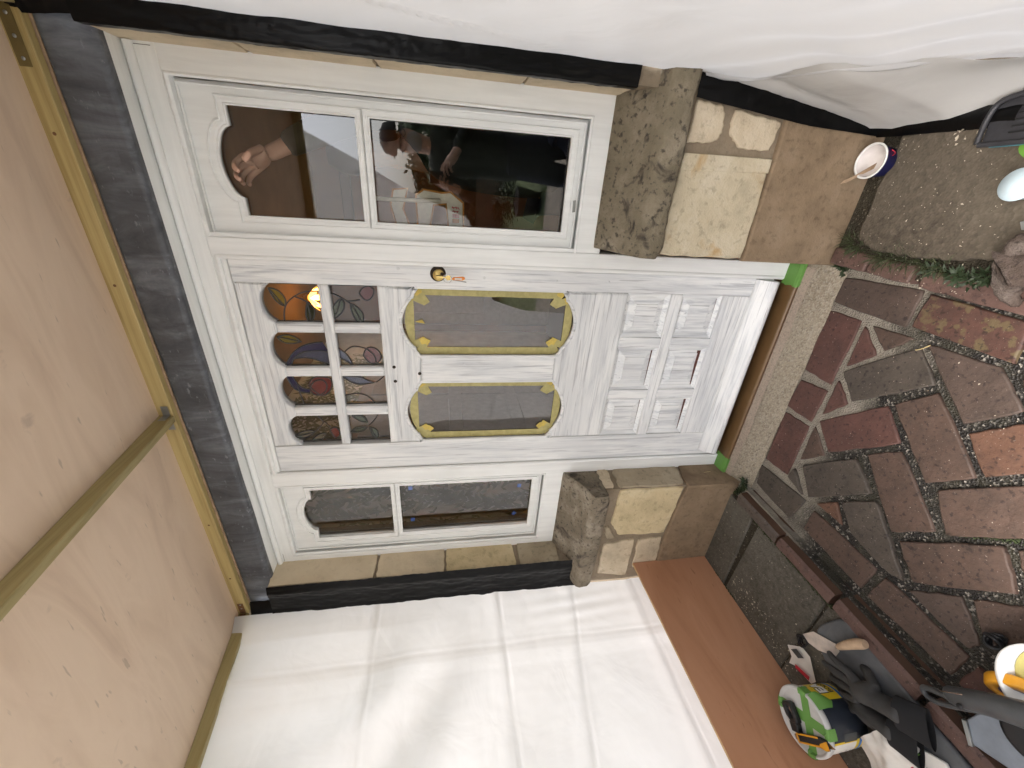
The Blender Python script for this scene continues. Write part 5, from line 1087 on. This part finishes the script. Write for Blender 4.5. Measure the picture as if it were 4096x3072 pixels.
# ================================================================== TOOLS AT THE FRONT LEFT OF THE FLOOR
sd2 = thing('grey_hand_tool', (-1.05, -1.12, .06), 'grey plastic hand tool with a hanging loop resting over a white bucket', 'hand tool')
bm = bmesh.new(); prof = [((-1.120, -1.040, .095), .022, .017), ((-1.08, -1.066, .11), .026, .020), ((-1.02, -1.105, .125), .028, .022), ((-.96, -1.150, .14), .031, .024), ((-.90, -1.20, .15), .040, .030)]
skin('handle', [(i, i + 1) for i in range(len(prof) - 1)], prof, 'tool', sd2, 2)
tube('hanging_loop', [(-1.118, -1.048, .10), (-1.165, -1.002, .085), (-1.185, -.998, .078), (-1.195, -1.012, .075), (-1.180, -1.035, .078), (-1.13, -1.066, .09), (-1.06, -1.105, .10)], .007, 'tool', sd2, 4)
tube('trim_line', [(-1.105, -1.036, .124), (-1.075, -1.052, .137), (-1.04, -1.072, .148)], .0016, 'steel', sd2, 2); lathe('button', [(0, .003), (.006, .003), (.007, 0)], (-1.085, -1.078, .133), 'black', sd2, 12)
bk = thing('white_bucket', (-.90, -1.16, .0), 'white bucket with pale yellow filler at the photo corner', 'bucket'); lathe('shell', [(0, .004), (.085, .004), (.095, .10), (.099, .102), (.099, .108), (.091, .108), (.083, .012), (0, .012)], (-.898, -1.150, .004), 'white', bk, 48); lathe('filler', [(0, .075), (.05, .08), (.086, .07)], (-.898, -1.150, .004), 'paleyellow', bk, 32)
og = thing('orange_tape_roll', (-.98, -1.11, .02), 'orange roll of tape leaning on the white bucket', 'tape roll'); lathe('roll', [(.030, -.012), (.050, -.012), (.052, -.009), (.052, .009), (.050, .012), (.030, .012), (.029, 0), (.030, -.012)], (-.985, -1.098, .064), 'knife_y', og, 36, Matrix.Rotation(R(-35), 4, 'Z') @ Matrix.Rotation(R(52), 4, 'X')); lathe('core', [(.030, -.012), (.026, -.012), (.026, .012), (.030, .012)], (-.985, -1.098, .064), 'tubblue', og, 30, Matrix.Rotation(R(-35), 4, 'Z') @ Matrix.Rotation(R(52), 4, 'X'))
mb = thing('metal_box', (-1.12, -1.13, .0), 'dull grey blue metal box under the grey hand tool', 'box'); plate('shell', [(-1.162, -1.082), (-1.205, -1.118), (-1.16, -1.20), (-1.03, -1.25), (-1.02, -1.13), (-1.07, -1.09)], [], .004, .062, 'toolblue', mb, .004, 2, 'XY'); plate('lip', [(-1.168, -1.078), (-1.211, -1.116), (-1.205, -1.122), (-1.162, -1.086)], [], .055, .068, 'zinc', mb, .001, 2, 'XY')
bl = thing('round_black_disc', (-1.07, -1.17, .07), 'black round lid lying on the metal box', 'lid'); lathe('disc', [(0, .012), (.045, .012), (.055, .008), (.058, 0), (.05, -.004), (0, -.004)], (-1.045, -1.165, .072), 'black', bl, 32)
ck = thing('caulk_nozzle', (-.98, -.985, .0), 'small black knotted strap on the bricks beside the bucket', 'strap')
for k in range(3): tube('loop', [(-.955 + (.022 - k * .004) * math.cos(R(a)) , -1.008 + (.012 + k * .003) * math.sin(R(a)), .014 + k * .007 + .006 * math.sin(R(a * 2 + 40 * k))) for a in range(0, 360, 30)], .0042, 'black', ck, 2, True)
ck.name = 'knotted_strap'

# ================================================================== THINGS ON THE RIGHT
bt = thing('blue_paint_tub', (.117, -.203, .05), 'small blue tub with white inside at the foot of the rendered wall', 'tub'); B0 = (.117, -.203, .0)
lathe('shell', [(0, .052), (.038, .052), (.0455, .106), (.0475, .107), (.0475, .110), (.0440, .110), (.0425, .100), (.036, .056), (0, .056)], B0, 'tubblue', bt, 48); lathe('rim', [(.0448, .1065), (.0485, .1070), (.0488, .1105), (.0438, .1112), (.0430, .104)], B0, 'white', bt, 48); lathe('inside', [(.0424, .1085), (.0350, .060), (0, .0575)], B0, 'tubin', bt, 40)
tube('red_mark', [(B0[0] + .0432 * math.cos(R(a)), B0[1] + .0432 * math.sin(R(a)), .080 + .005 * math.sin(R(a * 14))) for a in (-70, -64, -58, -52, -46)], .0011, 'redprint', bt, 2)
st = thing('stir_knife', (.09, -.2, .06), 'dirty flat stirring knife standing in the small blue tub', 'knife'); plate('blade', [(.10, .062), (.116, .060), (.075, .122), (.062, .150), (.052, .158), (.056, .140)], [], -.182, -.180, 'trowelh', st, .0006)
tr = thing('paint_tray', (.2, -.5, .06), 'black ribbed plastic tray with a teal edge by the plastic sheet', 'tray')
plate('base', [(.150, -.445), (.222, -.435), (.250, -.470), (.262, -.62), (.165, -.62)], [], .066, .074, 'tray', tr, .002, plane='XY')
for q in range(5): plate('rib', [(.170 + q * .013, -.490), (.174 + q * .013, -.490), (.178 + q * .013, -.535), (.174 + q * .013, -.535)], [], .0735, .078, 'black', tr, .001, plane='XY')
tube('edge', [(.148, -.445, .080), (.148, -.50, .082), (.156, -.62, .084)], .006, 'tray', tr); tube('edge', [(.150, -.440, .080), (.222, -.430, .082), (.250, -.465, .084), (.262, -.60, .084)], .006, 'tray', tr); tube('teal_strip', [(.1445, -.468, .077), (.1455, -.53, .078), (.152, -.62, .079)], .003, 'teal', tr, 2)
for (x, y, a, lb) in ((.142, -.545, 200, 'green leaf poking out under the teal edge of the tray'), (.242, -.515, 60, 'green leaf between the tray and the plastic sheet')):
    V = []; 
    for i in range(7):
        t = i / 6; w = .017 * math.sin(math.pi * t) ** .8; ca, sa = math.cos(R(a)), math.sin(R(a)); V += [(x + ca * .06 * (t - .5) - sa * w, y + sa * .06 * (t - .5) + ca * w, .070 + .012 * math.sin(math.pi * t)), (x + ca * .06 * (t - .5) + sa * w, y + sa * .06 * (t - .5) - ca * w, .070 + .010 * math.sin(math.pi * t))]
    tag(raw('leaf', V, [(i * 2, i * 2 + 1, i * 2 + 3, i * 2 + 2) for i in range(6)], 'leaf', None, True), lb, 'leaf')
cp = thing('pale_blue_cup', (.06, -.6, .06), 'pale blue plastic cup standing on the rough slab', 'cup'); lathe('shell', [(0, .002), (.026, .002), (.032, .052), (.034, .054), (.034, .057), (.0, .0575)], (.062, -.592, .064), 'cup', cp, 36)
on = thing('stone_ornament', (-.13, -.66, .06), 'weathered brown stone animal ornament with a bent foreleg on the kerb', 'ornament')
fig_ = skin('figure', [(0, 1), (1, 2), (2, 3), (1, 4), (4, 5), (5, 6), (6, 7), (0, 8), (8, 9)], [((-.075, -.700, .105), .045, .05), ((-.110, -.668, .105), .036, .036), ((-.065, -.655, .11), .03, .03), ((-.03, -.65, .115), .02, .02), ((-.150, -.655, .085), .024, .024), ((-.168, -.664, .070), .018, .018), ((-.180, -.676, .060), .014, .014), ((-.184, -.684, .058), .012, .014), ((-.09, -.76, .10), .045, .05), ((-.10, -.82, .09), .04, .045)], 'orn', on, 3)
for v in fig_.data.vertices: v.co += v.normal * (.004 * N3(v.co.x * 60, v.co.y * 60, v.co.z * 60) + .0025 * N3(v.co.x * 150, v.co.y * 150, v.co.z * 150))
sh = raw('foil_scrap', [(-.028, -.612, .068), (-.012, -.605, .074), (.0, -.622, .069), (-.006, -.64, .075), (-.026, -.634, .069)], [(0, 1, 2, 3, 4)], 'zinc'); tag(sh, 'crumpled silver foil scrap on the rough slab edge', 'foil')

# ================================================================== WEEDS, MOSS, LITTER
def blades(name, spots, n, L, mat, lb, cat, wid=.0022, seed=0, spread=.022, flat=.5):
    rr = random.Random(seed); V = []; F = []
    for (x, y, z, s) in spots:
        for i in range(int(n * s)):
            a = rr.uniform(0, 6.28); r = rr.uniform(0, spread) * s; b = Vector((x + math.cos(a) * r, y + math.sin(a) * r * 1.4, z)); d = Vector((math.cos(a + rr.uniform(-1, 1)), math.sin(a + rr.uniform(-1, 1)), rr.uniform(flat, 1.4))).normalized(); l = L * rr.uniform(.5, 1.2); w = d.orthogonal().normalized() * wid; g = Vector((d.x, d.y, -.5)); k = len(V)
            p1 = b + d * l * .5; p2 = b + d * l * .85 + g * l * .22; V += [b - w, b + w, p1 + w * .8, p1 - w * .8, p2]; F += [(k, k + 1, k + 2, k + 3), (k + 3, k + 2, k + 4)]
    o = raw(name, V, F, mat); return tag(o, lb, cat, None, 'stuff')
blades('grass_tufts', [(-.112, -.205, .05, 1.3), (-.122, -.235, .05, 1.0), (-.138, -.315, .05, 1.2), (-.136, -.35, .05, 1.3), (-.137, -.39, .05, 1), (-.14, -.44, .05, .8), (-.135, -.49, .05, .8)], 46, .045, 'grass', 'thin grass tufts in the gap between slab and brick kerb', 'grass', .0011, 1)
blades('weeds', [(-.146, -.47, .052, .8), (-.150, -.53, .052, 1.2), (-.152, -.565, .052, 1.3), (-.140, -.595, .052, 1.0), (-.195, -.17, .012, 1.0), (-.207, -.185, .008, .9), (-1.172, -.168, .02, .9), (-1.185, -.18, .025, .7)], 34, .022, 'weed', 'small leafy weeds in the joints by the kerbs', 'weeds', .0036, 2, .018, .25)
V = []; F = []; rr = random.Random(5)
def mossline(pts, n, sp):
    for i in range(n):
        (xa, ya, za), (xb, yb, zb) = rr.choice(list(zip(pts, pts[1:]))); t = rr.random(); q = Vector((xa + (xb - xa) * t + rr.gauss(0, sp), ya + (yb - ya) * t + rr.gauss(0, sp), za + (zb - za) * t)); s = rr.uniform(.0015, .0045); u = Vector((rr.gauss(0, 1), rr.gauss(0, 1), abs(rr.gauss(0, 1)) + .3)).normalized(); w = u.orthogonal().normalized() * s; x = u.cross(w); k = len(V)
        V.extend([q - w, q + x, q + w, q + u * s]); F.extend([(k, k + 1, k + 3), (k + 1, k + 2, k + 3)])
mossline([(-1.26, -.30, .05), (-1.262, -.72, .05)], 900, .005); mossline([(-1.19, -.185, .03), (-1.24, -.165, .045)], 500, .006); mossline([(-.79, -.80, -.002), (-.70, -.915, -.002)], 700, .006); mossline([(-1.70, -.16, .048), (-1.69, -.40, .048)], 200, .003)
tag(raw('moss', V, F, 'moss'), 'green moss in the brick joints and along the left kerb', 'moss', None, 'stuff')
V = []; F = []
def chips(n, x0, x1, y0, y1, z, s0, s1):
    for i in range(n):
        x, y = rr.uniform(x0, x1), rr.uniform(y0, y1); a = rr.uniform(0, 6.28); s = rr.uniform(s0, s1) * (2 if rr.random() < .06 else 1); k = len(V); ca, sa = math.cos(a) * s, math.sin(a) * s; el_ = rr.uniform(.3, .8)
        V.extend([(x - ca, y - sa, z), (x + sa * el_, y - ca * el_, z + s * .5), (x + ca, y + sa, z + .0003), (x - sa * el_, y + ca * el_, z + s * .3)]); F.append((k, k + 1, k + 2, k + 3))
chips(240, -1.16, -.22, -1.1, -.2, .0055, .0008, .0022); chips(260, -1.69, -1.27, -1.05, -.16, .0475, .0008, .0026); chips(160, -1.68, -1.56, -.75, -.35, .0475, .0015, .0045); chips(160, -.11, .19, -.7, -.23, .0655, .0008, .0024); chips(30, .15, .20, -.47, -.36, .0655, .003, .006); chips(60, -.20, -.12, -.6, -.18, .052, .0012, .003)
tag(raw('paint_chips', V, F, 'chip'), 'pale flakes of old paint scattered over the bricks and slabs', 'paint flakes', None, 'stuff')
tag(tube('twig', [(-.372, -.505, .006), (-.362, -.522, .009), (-.345, -.535, .010)], .0016, 'straw', None, 2), 'short pale straw twig on the dark bricks', 'twig'); tag(tube('twig', [(-1.2075 + .012, -.06, .12), (-1.198, -.062, .155)], .0009, 'straw', None, 2), 'thin straw stuck on the left stone pier', 'twig')

# last small things on the frame and step
raw('filler_mark', [(-.052, -.0008, .948), (-.088, -.0008, .946), (-.090, -.0008, .956), (-.054, -.0008, .958)], [(0, 1, 2, 3)], 'zinc', fr)
for x, z, w, h in ((.232, 2.10, .0012, .05), (.16, 2.1565, .07, .0012), (-1.66, 2.13, .05, .0012), (-.23, .87, .0012, .03)): raw('joint_crack', [(x, -.0022, z), (x + w, -.0022, z), (x + w, -.0022, z + h), (x, -.0022, z + h)], [(0, 1, 2, 3)], 'hole', fr)
